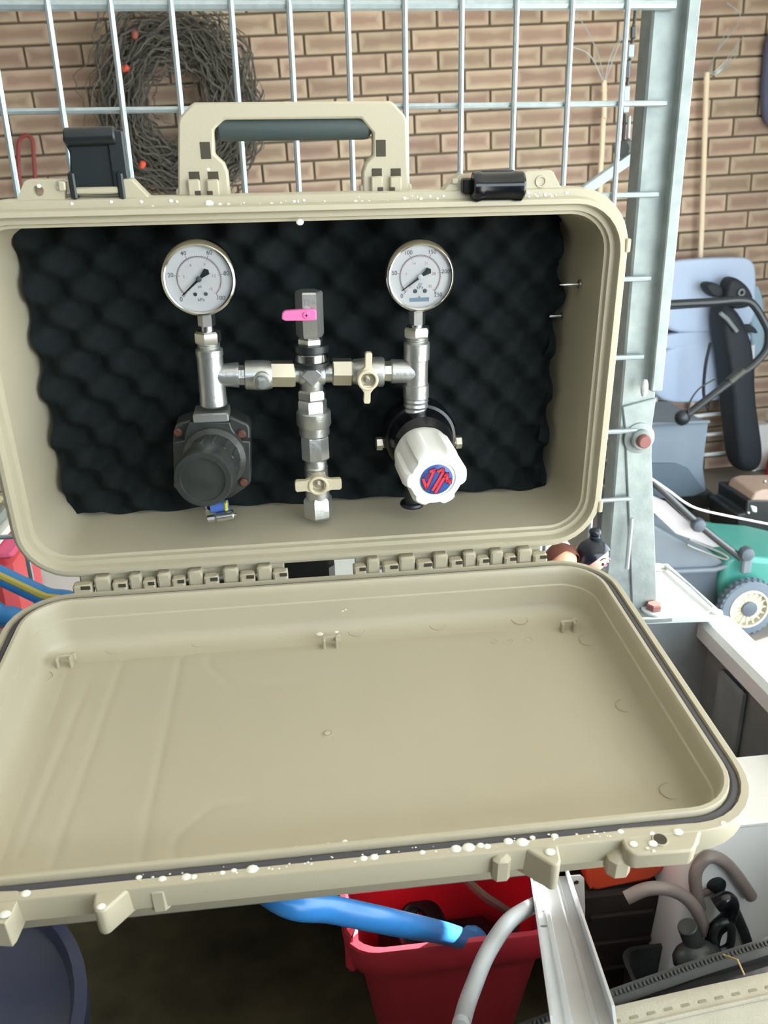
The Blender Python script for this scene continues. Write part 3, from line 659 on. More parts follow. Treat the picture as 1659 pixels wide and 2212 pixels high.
p = K(458, 893, .036); obj('mount_block', G().box(p, (.0255, .024, .007), None, .001), SILVER, man)
for x, y in ((385, 934), (522, 937), (526, 1041), (385, 1046)):
    q = K(x, y, Yp - .0004); obj('corner_screw', G().lathe(q, (0, -1, 0), [(.0033, 0), (.0033, .0016), (.0022, .0026)], 14), RUST, bl)
a = K(466, 986, .027); b = K(438, 1037, -.026); ax_ = (b - a).normalized(); Lk_ = (b - a).length; rf = (K(500, 1037, -.026) - K(438, 1037, -.026)).length
g = G().lathe(a, ax_, [(rf * 1.2, -.002), (rf * 1.2, .006), (rf * 1.02, .009), (rf * .98, .014), (rf * 1.0, Lk_ * .55), (rf * 1.04, Lk_ * .6), (rf * 1.04, Lk_ - .002), (rf, Lk_), (rf * .8, Lk_ + .0002), (rf * .78, Lk_ - .001), (rf * .3, Lk_ - .0012)], 40)
kb = obj('adjusting_knob', g, DIRTYBLK, man, FC, 25)
for i in range(14):
    t_ = 2 * PI * i / 14; s1 = Vector((1, 0, 0)); s1 = (s1 - s1.dot(ax_) * ax_).normalized(); s2 = ax_.cross(s1); rd_ = s1 * math.cos(t_) + s2 * math.sin(t_)
    g = G(); M_ = Matrix((rd_.cross(ax_), rd_, ax_)).transposed().to_4x4(); g.box(a + ax_ * (Lk_ * .36) + rd_ * rf * .99, (.0022, .0016, Lk_ * .4), M_, .0004); obj('grip_rib', g, DIRTYBLK, kb)
# hose tail under the left regulator with a worm clamp
t0 = K(474, 1084, .03); obj('outlet_tail', G().cyl(t0 + Vector((-.004, .004, .012)), t0 + Vector((-.004, .002, -.010)), .0062), BLACKP, man)
a = K(455, 1096, .024); b = K(493, 1090, .024); obj('blue_tube', G().cyl(a, b, .0042, None, 14), mat('blue_hose_short', (70, 108, 190), .45), man); 
a = K(488, 1092, .022); obj('yellow_mark', G().box(a, (.003, .006, .008), None, .001), mat('yellow_tip', (196, 190, 90), .5), man)
a = K(449, 1121, .022); b = K(511, 1111, .022); g = G().cyl(a, b, .0013, None, 12).cyl(a + (b - a) * .30, a + (b - a) * .92, .0042, None, 20, None, 0, .0008).cyl(a, a + (b - a) * .25, .0028, None, 8)
hc = obj('worm_clamp', g, STEEL, man)
obj('clamp_band', G().lathe(t0 + Vector((-.004, .002, -.012)), (0, 0, 1), [(.0078, 0), (.0082, .0008), (.0082, .007), (.0078, .0078)], 28, None, False), STEEL, hc)
# right regulator: black bonnet, brass side bolts, white fluted knob with a round label
a = K(905, 940, .04); b = K(908, 958, .02); axr = (b - a).normalized(); sR = (K(915, 945, .03) - K(895, 945, .03)).length / 20
g = G().lathe(a, (0, -1, 0), [(70 * sR, -.016), (78 * sR, -.012), (80 * sR, .004), (76 * sR, .008), (70 * sR, .009), (66 * sR, .012), (62 * sR, .022), (48 * sR, .028)], 44)
bo = obj('regulator_bonnet', g, BLACKG, man, FC, 30)
for x, y, sx in ((823, 958, -1), (986, 955, 1)):
    q = K(x, y, .04); obj('side_bolt', G().lathe(q - Vector((sx * .008, 0, 0)), (sx, 0, 0), [(.0035, 0), (.0035, .007), (.0052, .0072), (.0052, .0115), (.004, .0122)], 6, (0, 1, 0)), BRASSY, bo)
a = K(912, 978, .012); b = K(943, 1036, -.030); axk = (b - a).normalized(); Lk = (b - a).length; rk = (K(1003, 1036, -.03) - K(943, 1036, -.03)).length * 1.10
def fluted(p, ax, rows, lobes=6, nn=72, amp=.09, ph=.2):
    s1 = Vector((1, 0, 0)); s1 = (s1 - s1.dot(ax) * ax).normalized(); s2 = ax.cross(s1); loops = []
    for r, t, am in rows:
        L_ = []
        for i in range(nn):
            th = 2 * PI * i / nn; f_ = math.cos(lobes * th + ph); f_ = max(-.45, min(.55, f_ * 1.4))
            rr_ = r * (1 + am * f_); L_.append(p + ax * t + (s1 * math.cos(th) + s2 * math.sin(th)) * rr_)
        loops.append(L_)
    return G().loft(loops, True, True)
g = fluted(a, axk, [(rk * .88, -.004, .0), (rk * .96, 0, .02), (rk * .98, Lk * .15, .05), (rk * 1.0, Lk * .3, .14), (rk * 1.0, Lk - .006, .15), (rk * .96, Lk - .002, .14), (rk * .9, Lk, .12), (rk * .64, Lk + .0004, 0), (rk * .62, Lk - .0006, 0), (rk * .55, Lk - .0006, 0)])
wk = obj('white_knob', g, WHITEP, man, FC, 28)
s1 = Vector((1, 0, 0)); s1 = (s1 - s1.dot(axk) * axk).normalized(); s2 = s1.cross(axk) * -1
if s2.z < 0: s2 = -s2
rl = rk * .53; fc = a + axk * (Lk - .0008)
lb = obj('round_label', G().lathe(fc, axk, [(rl, 0), (rl, .0012), (rl * .97, .0014)], 48), BLUEC, wk)
def stroke(pts, wd, z0, z1, m, name):
    g = G(); pts = [((x - 965) / 360, -(y - 745) / 360) for x, y in pts]
    for (x0, y0), (x1, y1) in zip(pts[:-1], pts[1:]):
        dx, dy = x1 - x0, y1 - y0; L_ = math.hypot(dx, dy); ux, uy = dx / L_, dy / L_; q = wd / 2; x0 -= ux * q * .6; y0 -= uy * q * .6; x1 += ux * q * .6; y1 += uy * q * .6
        g.prism([(x0 - uy * q, y0 + ux * q), (x1 - uy * q, y1 + ux * q), (x1 + uy * q, y1 - ux * q), (x0 + uy * q, y0 - ux * q)], fc + axk * z0, s1 * rl, s2 * rl, axk, z1 - z0)
    obj(name, g, m, lb)
LET = [[(660, 690), (735, 915), (905, 480), (815, 520)], [(880, 985), (1100, 560), (1085, 490), (985, 540)], [(950, 1050), (1140, 690), (1190, 610), (1195, 800), (1270, 780), (1262, 850)]]
MRN = mat('maroon_print', (120, 40, 72), .4)
for L_ in LET: stroke(L_, .27, .00135, .00155, DKC, 'letter_outline')
for L_ in LET: stroke(L_, .165, .0015, .0018, REDC, 'letter')
for L_ in ([(690, 640), (780, 560), (770, 760)], [(960, 930), (1080, 720)]): stroke(L_, .09, .0014, .0017, MRN, 'letter_shade')
t0 = K(890, 1090, .034); obj('outlet_tail', G().cyl(t0 + Vector((.001, 0, .028)), t0, .0064, None, 20).torus(t0 + Vector((0, 0, .001)), (0, 0, 1), .0075, .0022, 22, 8), BLACKP, man)
# ------------------------------------------------------------------ trailer and its wire cage
def T(x, y, ax, val): return px(x, y, FT, ax, val)
MYT = .222
tr = thing('trailer', (0, .1, -1.2), 'galvanised box trailer with pale zinc corner plate, holding the open case', 'trailer', None, FT)
obj('bed', G().box((-.33, -.38, -.56), (1.62, 1.26, .03), None, .002), mat('dirty_trailer_floor', (128, 118, 88), .85, rgb2=(48, 50, 42), scale=22, bump=.2, bscale=60), tr, FT)
g = G().box((-.33, .236, -.41), (1.60, .012, .43), None, .002); obj('front_panel', g, GALVD, tr, FT)
obj('front_shelf', G().box((-.40, .372, -.199), (1.52, .294, .012), None, .003), GALVP, tr, FT)
g = G().box((.461, -.38, -.41), (.008, 1.26, .40), None, .002)
g.box((.452, .16, -.42), (.010, .05, .36), None, .003)
obj('side_panel', g, GALVD, tr, FT)
obj('added_shade_panel', G().box((-.33, -1.02, -.15), (1.56, .02, .96), None, .003), mat('dark_shade_panel', (60, 62, 64), .7), tr, FT)  # unseen panel added behind the camera to shade the lid's front face
obj('top_rail', G().box((.462, -.38, -.215), (.042, 1.24, .030), None, .006), GALVP, tr, FT)
obj('side_panel', G().box((-1.12, -.38, -.41), (.008, 1.26, .42), None, .002), GALVD, tr, FT)
P = [T(x, y, 2, -.188) for x, y in ((1375, 1337), (1556, 1330), (1562, 1325), (1442, 1218), (1360, 1222))]
pl = obj('corner_plate', G().prism([(p.x, p.y) for p in P], (0, 0, -.195), (1, 0, 0), (0, 1, 0), (0, 0, 1), .007), GALVP, tr, FT)
a = T(1436, 1222, 2, -.185); b = T(1541, 1313, 2, -.185); obj('weld_rod', G().tube([a, (a + b) / 2 + Vector((.001, 0, .001)), b], .0017, 8), GALVW, pl, FT)
a = T(1548, 1322, 2, -.187); obj('weld_blob', G().ball(a, (.007, .005, .003), 12, 6), GALVP, pl, FT)
a = T(1425, 1226, 2, -.1875); obj('grease_spot', G().lathe(a, (0, 0, 1), [(.012, 0), (.012, .0006)], 18), mat('dull_zinc_spot', (196, 200, 186), .7), pl, FT)
a = T(1622, 1406, 2, -.2); obj('rail_rivet', G().lathe((.462, a.y, -.2005), (0, 0, 1), [(.0075, 0), (.0075, .0008)], 18), mat('dull_zinc', (200, 212, 214), .6), tr, FT)
g = G()
for sx in (-.9, .3):
    g.lathe((sx, -.5, -.97), (1, 0, 0), [(.1, -.06), (.24, -.07), (.27, -.05), (.27, .05), (.24, .07), (.1, .06)], 28)
obj('wheel', g, BLACKP, tr, FT)
cage = thing('trailer_cage', (0, MYT, -.19), 'galvanised wire mesh cage panel with corner post standing behind the case', 'cage', None, FT)
WR = .0026
vx = [T(x, y, 1, MYT).x for x, y in ((-32, 0), (101, 0), (237, 0), (368, 0), (498, 0), (623.6, 0), (752, 60), (875, 90), (997, 100), (1114, 100), (1232, 100), (1353, 60))]
def slim(p, q): return G().cyl(p, q, WR, None, 8)
for x in vx + [vx[0] - .05, vx[0] - .10]: obj('vertical_wire', slim((x, MYT, -.19), (x, MYT, .62)), GALVW, cage, FT)
hz = [T(1330, y, 1, MYT).z for y in (8, 223, 422, 605, 775, 935, 1083)]
for i, z in enumerate(hz):
    r_ = .0042 if i == 0 else WR
    obj('horizontal_wire', G().cyl((vx[0] - .12, MYT + .005, z), (T(1455, 100, 1, MYT).x, MYT + .005, z), r_, None, 8), GALVW, cage, FT)
x0 = T(1405, 100, 1, MYT + .010).x; x1 = T(1463, 100, 1, MYT + .010).x
obj('corner_post', G().box(((x0 + x1) / 2 + .006, MYT + .025, .22), (x1 - x0 + .012, .028, .83), None, .002), GALV, cage, FT)
x2 = T(1500, 100, 1, MYT).x; zb = T(1395, 845, 1, MYT).z
obj('edge_bar', G().box(((x1 + x2) / 2, MYT + .001, (.62 + zb) / 2), (x2 - x1, .012, .62 - zb), None, .0012), GALV, cage, FT)
a = T(1392, 838, 1, MYT - .006); obj('weld_bead', G().ball(a, (.004, .004, .010), 10, 6), GALVP, cage, FT)
SY = MYT + .008
sp_ = [(T(x, y, 1, SY).x, T(x, y, 1, SY).z) for x, y in ((1345, 878), (1418, 860), (1409, 920), (1408, 990), (1411, 1060), (1420, 1316), (1366, 1318), (1360, 1150), (1353, 990), (1350, 920))]
st = obj('post_foot', G().prism(sp_, (0, SY, 0), EX, EZ, EY, .006), GALV, cage, FT); bv = st.modifiers.new('bevel', 'BEVEL'); bv.width = .001; bv.limit_method = 'ANGLE'
def bolt(c, ax, r, m, par, fr):
    c = Vector(c); ax = Vector(ax)
    w_ = obj('washer', G().lathe(c, ax, [(r * 1.5, 0), (r * 1.5, r * .25), (r * 1.4, r * .3)], 24), GALVP, par, fr)
    obj('bolt', G().lathe(c + ax * r * .25, ax, [(r, 0), (r, r * .7), (r * .85, r * .85)], 6), m, par, fr)
RB = mat('red_oxide_bolt', (158, 96, 90), .6, .2, rgb2=(120, 92, 88), scale=120)
c = T(1380, 946, 1, SY); g = G().lathe(c, (0, -1, 0), [(.0165, 0), (.0165, .002), (.011, .004), (.011, .009), (.0095, .0105)], 24); obj('nut_boss', g, GALV, cage, FT)
obj('bolt', G().lathe(c + Vector((0, -.009, 0)), (0, -1, 0), [(.0072, 0), (.0072, .007), (.006, .0085)], 16), RB, cage, FT)
obj('slot_hole_shade', G().lathe(T(1381, 966, 1, SY) + Vector((0, .0005, 0)), (0, -1, 0), [(.006, 0), (.006, .0008)], 14), RECESS_SHADE, cage, FT)
c = T(1411, 1330, 2, -.188); g = G().box(c + Vector((-.004, -.002, .003)), (.040, .030, .006), None, .001); obj('foot_plate', g, GALV, cage, FT)
bolt(c + Vector((0, .0, .006)), (0, 0, 1), .0092, RB, cage, FT)
a = T(1354, 1228, 1, MYT - .002); obj('vertical_wire', slim((a.x, MYT - .002, a.z), (a.x, MYT - .002, a.z + .06)), GALVW, cage, FT)
# storage box that carries the case
obj('inner_shelf', G().box((.05, .128, -.356), (.62, .19, .012), None, .002).box((-.2, .2, -.40), (.01, .05, .08)).box((.3, .2, -.40), (.01, .05, .08)), GALVD, tr, FT)
tb = thing('toolbox', (-.05, .1, -.349), 'dark brown storage box on the inner shelf under the tan case', 'box', None, FT)
xr = T(716, 1225, 1, .06).x
DKB = mat('dark_brown_plastic', (62, 52, 48), .6)
obj('body', G().box(((-.15 + xr) / 2, .10, -.197), (xr + .15, .13, .304), None, .006), DKB, tb, FT)
obj('box_lid', G().box(((-.15 + xr) / 2, .10, -.026), (xr + .154, .134, .036), None, .005), BLACKP, tb, FT)
# ------------------------------------------------------------------ dolls
BROWNEYE = mat('brown_eye', (74, 48, 40), .2)
def doll(px_, py_, Y, R_, hairm, label, skin, turn, bun, hl):
    ZB = -.348
    c = T(px_, py_, 1, Y); t = thing('doll', (c.x, c.y, -.188), label, 'doll', None, FT)
    Mz = Matrix.Rotation(turn, 4, 'Z')
    def R(v): return c + Mz.to_3x3() @ Vector(v)
    g = G(); rows = []
    for i in range(1, 15):
        ph = PI * i / 15 - PI / 2; row = []
        for j in range(20):
            a = 2 * PI * j / 20; x = math.cos(ph) * math.cos(a); y = math.cos(ph) * math.sin(a); z = math.sin(ph)
            k = 1 - .22 * max(0, -z) ; 
            row.append(R((x * R_ * .92 * k, y * R_ * .95 * k - (.03 * R_ if z < 0 else 0), z * R_ * 1.05)))
        rows.append(row)
    g.loft(rows, True, True); hd_ = obj('head', g, skin, t, FT, 80)
    g = G().ball(R((0, -.97 * R_, -.12 * R_)), R_ * .1, 10, 6); obj('nose', g, skin, hd_, FT)
    for sx in (-1, 1):
        obj('ear', G().ball(R((sx * .9 * R_, .08 * R_, -.12 * R_)), (R_ * .12, R_ * .16, R_ * .24), 10, 6), skin, hd_, FT)
        e = obj('eye', G().ball(R((sx * .36 * R_, -.825 * R_, -.2 * R_)), (R_ * .15, R_ * .05, R_ * .13), 12, 8), WHITEP, hd_, FT)
        obj('iris', G().ball(R((sx * .37 * R_, -.865 * R_, -.21 * R_)), (R_ * .10, R_ * .045, R_ * .115), 10, 6), BROWNEYE, hd_, FT)
        br = [R((sx * (.18 + .13 * k) * R_, -(.93 - .05 * k) * R_, (.1 + .06 * math.sin(k * 1.2)) * R_)) for k in range(4)]
        obj('eyebrow', G().tube(br, R_ * .035, 6), hairm, hd_, FT)
    obj('mouth', G().tube([R((k * .1 * R_, -.88 * R_, (-.45 + .02 * abs(k)) * R_)) for k in (-1.4, -.7, 0, .7, 1.4)], R_ * .035, 6), PINK, hd_, FT)
    g = G(); rows = []
    for i in range(0, 13):
        row = []
        for j in range(28):
            a = 2 * PI * j / 28; fr_ = max(0, -math.sin(a)); lim = -.55 + 1.05 * fr_ ** .8 * hl if fr_ > 0 else -.55
            ph = lim + (PI / 2 - .02 - lim) * i / 12; k = 1.10 + .02 * math.sin(a * 9)
            row.append(R((math.cos(ph) * math.cos(a) * R_ * k, math.cos(ph) * math.sin(a) * R_ * k, math.sin(ph) * R_ * 1.12)))
        rows.append(row)
    g.loft(rows, False, True); hr_ = obj('hair', g, hairm, t, FT, 60)
    if bun:
        hb = [R((math.cos(a) * R_ * 1.06 * math.cos(.75), math.sin(a) * R_ * 1.06 * math.cos(.75), R_ * 1.12 * math.sin(.75))) for a in [PI + PI * k / 12 for k in range(13)]]
        obj('headband', G().tube([p - Vector((0, 0, R_ * .18)) for p in hb], R_ * .12, 8), BLUEC, hr_, FT)
        b_ = R((.25 * R_, .1 * R_, 1.42 * R_)); obj('hair_bun', G().ball(b_, (R_ * .38, R_ * .36, R_ * .34), 14, 8).torus(b_ + Vector((0, 0, -R_ * .3)), (0, 0, 1), R_ * .24, R_ * .1, 18, 6), hairm, hr_, FT)
    obj('neck', G().cyl(R((0, 0, -1.4 * R_)), R((0, 0, -.8 * R_)), R_ * .26), skin, t, FT)
    zf = -.206; H = c.z - 1.3 * R_ - zf
    obj('dress', G().lathe((c.x, c.y, zf), (0, 0, 1), [(R_ * .9, 0), (R_ * .95, .004), (R_ * .6, H * .6), (R_ * .7, H * .9), (R_ * .35, H)], 24), BLUEC, t, FT)
    for sx in (-1, 1): obj('arm', G().tube([R((sx * .6 * R_, 0, -1.5 * R_)), R((sx * .95 * R_, -.1 * R_, -2.2 * R_)), R((sx * .8 * R_, -.5 * R_, -2.9 * R_))], R_ * .16, 8, True, [R_ * .2, R_ * .17, R_ * .14]), skin, t, FT)
    return t
SKIN1 = mat('doll_skin_pale', (246, 206, 190), .45, var=.02); SKIN2 = mat('doll_skin_peach', (244, 192, 158), .45, var=.02)
HAIRB = mat('doll_hair_black', (28, 34, 46), .22); HAIRR = mat('doll_hair_auburn', (112, 62, 46), .4)
rbox = lambda name, c, d, m, label, cat, bev=.006, fr=FT: tag(obj(name, G().box(c, d, None, bev), m, None, fr), label, cat)
rbox('cardboard_box', (.236, .178, -.278), (.115, .07, .142), mat('cardboard', (150, 120, 86), .9), 'brown cardboard box under the two dolls behind the case', 'box', .003)
doll(1281, 1200, .185, .0172, HAIRB, 'small doll with glossy black hair and a topknot bun by the post', SKIN1, .75, True, 1.0)
doll(1213, 1212, .18, .0172, HAIRR, 'small doll with auburn hair left of the black-haired doll', SKIN2, .1, False, 1.45)
# ------------------------------------------------------------------ left end of the shelf
PT = lambda x, y, Y: T(x, y, 1, Y)
a = PT(30, 1256, .31); t = thing('red_tub', (a.x - .1, .36, -.193), 'red plastic tub on the shelf left of the case', 'tub', None, FT)
REDT = mat('pale_red_plastic', (226, 88, 92), .45)
zt = PT(40, 1200, .31).z; zt2 = PT(40, 1188, .31).z
obj('tub_body', G().box((a.x - .105, .36, (-.193 + zt) / 2), (.21, .11, zt + .193), None, .012), REDT, t, FT)
obj('rim', G().box((a.x - .103, .36, (zt + zt2) / 2), (.222, .122, zt2 - zt), None, .003), mat('pink_rim', (232, 92, 140), .4), t, FT)
zz = [PT(20, y, .31).z for y in (1188, 1172, 1152, 1128, 1090)]
rbox('white_tray', (a.x - .11, .365, (zz[0] + zz[1]) / 2), (.2, .11, zz[1] - zz[0] - .0006), WHITEP, 'white tray lying on the red tub', 'tray')
rbox('grey_folded_tarp', (a.x - .12, .365, (zz[1] + zz[2]) / 2), (.2, .11, zz[2] - zz[1] - .0006), mat('grey_tarp', (142, 146, 140), .8), 'grey folded sheet on the white tray', 'sheet', .008)
rbox('straw_folded_sack', (a.x - .125, .365, (zz[2] + zz[3]) / 2), (.19, .11, zz[3] - zz[2] - .0006), mat('straw_sack', (168, 160, 126), .9), 'straw coloured folded sack between grey sheet and teal box', 'sack', .008)
rbox('teal_box', (a.x - .13, .365, (zz[3] + zz[4]) / 2), (.19, .11, zz[4] - zz[3] - .0006), mat('teal_plastic', (96, 150, 142), .5), 'teal box topmost of the stack on the red tub', 'box')
# ------------------------------------------------------------------ blue hoses
BLUEH = mat('blue_pvc_hose', (58, 140, 214), .3, var=.04); YEL = mat('yellow_stripe', (206, 190, 92), .5)
P = [PT(-140, 1176, .17), PT(0, 1243, .15), PT(95, 1288, .13), PT(190, 1334, .10), Vector((-.15, .0, -.165)), Vector((-.09, -.09, -.165)), PT(600, 1940, -.16), PT(720, 1965, -.15), PT(860, 1995, -.13), PT(960, 2016, -.06), PT(1035, 2040, -.015), Vector((.122, -.008, -.385)), Vector((.122, .0, -.45))]
hs = thing('blue_hose', P[5], 'thick blue hose with yellow stripe running under the lid into the red bucket', 'hose', None, FT)
path = catmull(P, 8); obj('hose_tube', G().tube(path, .0092, 14), BLUEH, hs, FT)
obj('stripe', G().tube([p + Vector((0, -.0062, .0042)) for p in path[:30]], .0036, 8), YEL, hs, FT)
P = [PT(-160, 1215, .14), PT(-60, 1286, .12), PT(0, 1328, .11), PT(60, 1370, .10), Vector((-.235, .09, -.235)), Vector((-.20, .12, -.30)), Vector((-.16, .14, -.334)), Vector((-.1, .19, -.337))]
tag(obj('blue_hose', G().tube(catmull(P, 8), .0092, 14), BLUEH, None, FT), 'second plain blue hose at the left edge below the striped hose', 'hose')
# ------------------------------------------------------------------ things in the trailer below the open lid
def poly3(name, pts, Y, th, m, label=None, cat=None, parent=None, fr=FT, bev=.002):
    """a solid with the outline seen in the plane y = Y of the frame and real thickness th behind it"""
    P = [px(x, y, fr, 1, Y) for x, y in pts]
    o = obj(name, G().prism([(p.x, p.z) for p in P], (0, Y, 0), EX, EZ, EY, th), m, parent, fr)
    if bev: b = o.modifiers.new('bevel', 'BEVEL'); b.width = bev; b.segments = 2; b.limit_method = 'ANGLE'
    return tag(o, label, cat) if label else o
def puff(name, pts, Y, th, m, parent=None, fr=FW, lv=((.86, 0), (.97, .12), (1, .4), (.96, .72), (.86, .92), (.7, 1))):
    P = [px(x, y, fr, 1, Y) for x, y in pts]; c = sum(P, Vector()) / len(P)
    g = G().loft([[Vector((c.x + (p.x - c.x) * k, Y - th * t, c.z + (p.z - c.z) * k)) for p in P] for k, t in lv], True, True)
    o = obj(name, g, m, parent, fr, 60); sb = o.modifiers.new('smooth', 'SUBSURF'); sb.levels = 1; sb.render_levels = 2; return o
REDB = mat('red_bucket_plastic', (228, 62, 80), .5, rgb2=(206, 62, 78), scale=20, bump=.05)
bk = thing('red_bucket', (.1, .02, -.545), 'red square plastic bucket under the lid with the blue hose in it', 'bucket', None, FT)
def brim(x0, x1, y0, y1, z, r, k=6):
    return [Vector((x, y, z)) for x, y in rr(x0, x1, y0, y1, r, k)]
bz = -.345; B0 = (.012, .196, -.040, .085)
def bl_(e, z, r=.03): return brim(B0[0] - e, B0[1] + e, B0[2] - e, B0[3] + e, z, r)
def dipl(e, z, r=.03):
    L_ = bl_(e, z, r)
    for p in L_:
        if p.y < .0: p.z -= .016 * max(0, 1 - abs((p.x - .10) / .06) ** 2)
    return L_
g = G().loft([bl_(-.030, -.545), bl_(-.026, -.542), bl_(-.006, -.40), bl_(.0, -.385), bl_(.006, -.378), bl_(.008, -.365), dipl(.010, bz - .002), dipl(.009, bz), dipl(.004, bz), dipl(.003, bz - .004), bl_(-.004, -.38), bl_(-.009, -.42), bl_(-.03, -.535)], True, True)
obj('bucket_shell', g, REDB, bk, FT, 40)
obj('spout_lip', G().box((.010, -.02, -.36), (.012, .03, .05), None, .005), REDB, bk, FT)
BLKR = mat('black_rubber_hose', (26, 26, 32), .5)
c = Vector((.075, .02, -.40))
g = G()
for k in range(5): g.torus(c + Vector((.004 * k, .004 * k, -.004 * k)), (.6, -.4, .5), .022, .0032, 26, 8)
tag(obj('corrugated_hose', g, BLKR, None, FT), 'short black corrugated hose coiled inside the red bucket', 'hose')
tag(obj('brown_rope', G().tube(catmull([T(1000, 1895, 1, .03), T(1045, 1935, 1, .02), T(1090, 1965, 1, .015), T(1115, 1990, 1, .01), Vector((.16, .01, -.45)), Vector((.14, .03, -.55))], 6), .0042, 8), mat('brown_cord', (104, 82, 72), .8), None, FT), 'thin brown cord hanging into the red bucket behind the blue hose', 'cord')
g = G().box((.10, .02, -.475), (.12, .08, .10), None, .01); tag(obj('black_rag', g, BLKR, None, FT), 'black rag filling the bottom of the red bucket', 'rag')
# aluminium channel lying across, its near end over the bag
e0 = T(1150, 1930, 1, -.045); e1 = T(1186, 2190, 1, -.262); r0 = T(1222, 1898, 1, -.045)
ax_ = (e1 - e0).normalized(); acr = Vector((1, 0, 0)); acr = (acr - acr.dot(ax_) * ax_).normalized(); up_ = acr.cross(ax_)
if up_.z < 0: up_ = -up_
W_ = .034
sec = [(0, 0), (.0, .010), (.0016, .010), (.0016, .0018), (.008, .0018), (.009, .0038), (.011, .0038), (.012, .0018), (.022, .0018), (.023, .0038), (.025, .0038), (.026, .0018), (W_ - .0016, .0018), (W_ - .0016, .014), (W_, .014), (W_, 0)]
ALU = mat('white_anodised_aluminium', (240, 244, 246), .4, 0, rgb2=(222, 228, 230), scale=40)
st_ = e0 - ax_ * .05; ln_ = (e1 - e0).length + .08
ch = obj('aluminium_channel', G().prism(sec, st_, acr, up_, ax_, ln_), ALU, None, FT); tag(ch, 'white aluminium channel leaning from under the lid towards the tan bag', 'channel')
for t_, dx in ((.115, .0045), (.155, .005)):
    q = st_ + ax_ * t_ + acr * dx + up_ * .0019; obj('screw_hole', G().lathe(q, up_, [(.0026, 0), (.0026, .0002)], 12), GALVD, ch, FT)
CLR = mat('clear_milky_tube', (236, 242, 246), .3, trans=.1, var=.03)
P = [T(1205, 1932, 1, -.02), T(1152, 1956, 1, -.075), T(1100, 1990, 1, -.125), T(1055, 2055, 1, -.15), T(1025, 2125, 1, -.175), T(1000, 2200, 1, -.195), T(985, 2300, 1, -.21), Vector((.05, -.22, -.5)), Vector((.06, -.2, -.61))]
tag(obj('clear_hose', G().tube(catmull(P, 8), .0062, 12), CLR, None, FT), 'milky clear plastic tube curving down in front of the red bucket', 'tube')
# hacksaw blade
hb = thing('hacksaw_blade', T(1255, 2030, 1, -.02), 'white steel blade with a hole and purple mark beside the aluminium channel', 'blade', None, FT)
poly3('blade', [(1226, 1902), (1232, 1893), (1254, 1891), (1262, 1898), (1264, 1960), (1262, 2060), (1228, 2060)], -.02, .0012, WHITEP, parent=hb, bev=0)
obj('blade_hole_shade', G().lathe(T(1245, 1906, 1, -.0202), (0, -1, 0), [(.0022, 0), (.0022, .0003)], 14), RECESS_SHADE, hb, FT)
poly3('purple_mark', [(1243, 1968), (1255, 1966), (1256, 1998), (1244, 2006)], -.0206, .0006, mat('purple_ink', (98, 70, 170), .5), parent=hb, bev=0)
# orange case on a black crate
ORG_ = mat('orange_plastic', (238, 92, 58), .4, rgb2=(218, 76, 48), scale=20)
oc = thing('orange_tool_case', T(1300, 1925, 1, .0), 'orange plastic tool case on the black crate below the padlock lug', 'case', None, FT)
poly3('body', [(1262, 1800), (1266, 1905), (1272, 1922), (1290, 1926), (1404, 1903), (1416, 1896), (1474, 1852), (1520, 1800)], .0, .09, ORG_, parent=oc, bev=.004)
poly3('recess', [(1318, 1880), (1326, 1888), (1340, 1886), (1342, 1860), (1318, 1860)], -.0008, .0008, BLACKP, parent=oc, bev=0)
poly3('edge_rib', [(1266, 1850), (1266, 1905), (1274, 1922), (1280, 1920), (1276, 1850)], -.003, .003, ORG_, parent=oc, bev=.001)
p0 = T(1300, 1927, 1, .0); p1 = T(1255, 1927, 1, .0); p2 = T(1440, 1905, 1, .0)
DKCR = mat('black_crate', (40, 36, 36), .8, rgb2=(56, 46, 40), scale=12)
cr = thing('black_crate', (.2, .04, -.545), 'dark crate under the orange tool case', 'crate', None, FT)
obj('crate_body', G().box(((p1.x + p2.x) / 2, .045, (p0.z - .002 - .545) / 2), (p2.x - p1.x, .09, .543 + p0.z), None, .004), DKCR, cr, FT)
for k in range(3): obj('crate_rib', G().box(((p1.x + p2.x) / 2, -.002, p0.z - .03 - .035 * k), (p2.x - p1.x - .02, .004, .006), None, .001), DKCR, cr, FT)
tag(obj('folded_blanket', G().box((.214, -.115, -.527), (.09, .12, .034), None, .02), mat('dark_blanket', (36, 42, 46), .95, rgb2=(52, 38, 34), scale=14, bump=.3), None, FT), 'dark folded blanket on the trailer floor beside the black crate', 'blanket')
# white plastic tub
zt = -.252; yb_ = T(1612, 1644, 2, zt).y; yf_ = yb_ - .085; xl = T(1500, 1850, 1, yf_).x; xb = T(1428, 2110, 1, yf_).x
wt = thing('white_tub', (.37, .1, -.545), 'large white plastic tub inside the trailer against the right side wall', 'tub', None, FT)
LTW = mat('white_tub_plastic', (236, 236, 234), .5, var=.02)
def tubl(z, l): return [Vector((x, y, z)) for x, y in rr(l, .436, yf_, yb_, .012, 5)]
obj('tub_body', G().loft([tubl(-.544, xb - .02), tubl(-.55, xb), tubl((zt - .5) / 2, (xl + xb) / 2 + .004), tubl(zt - .004, xl), tubl(zt, xl + .003)], True, True), LTW, wt, FT)
obj('tub_lid', G().box(((xl + .436) / 2, (yf_ + yb_) / 2, zt + .003), (.44 - xl, .087, .008), None, .003), LTW, wt, FT)
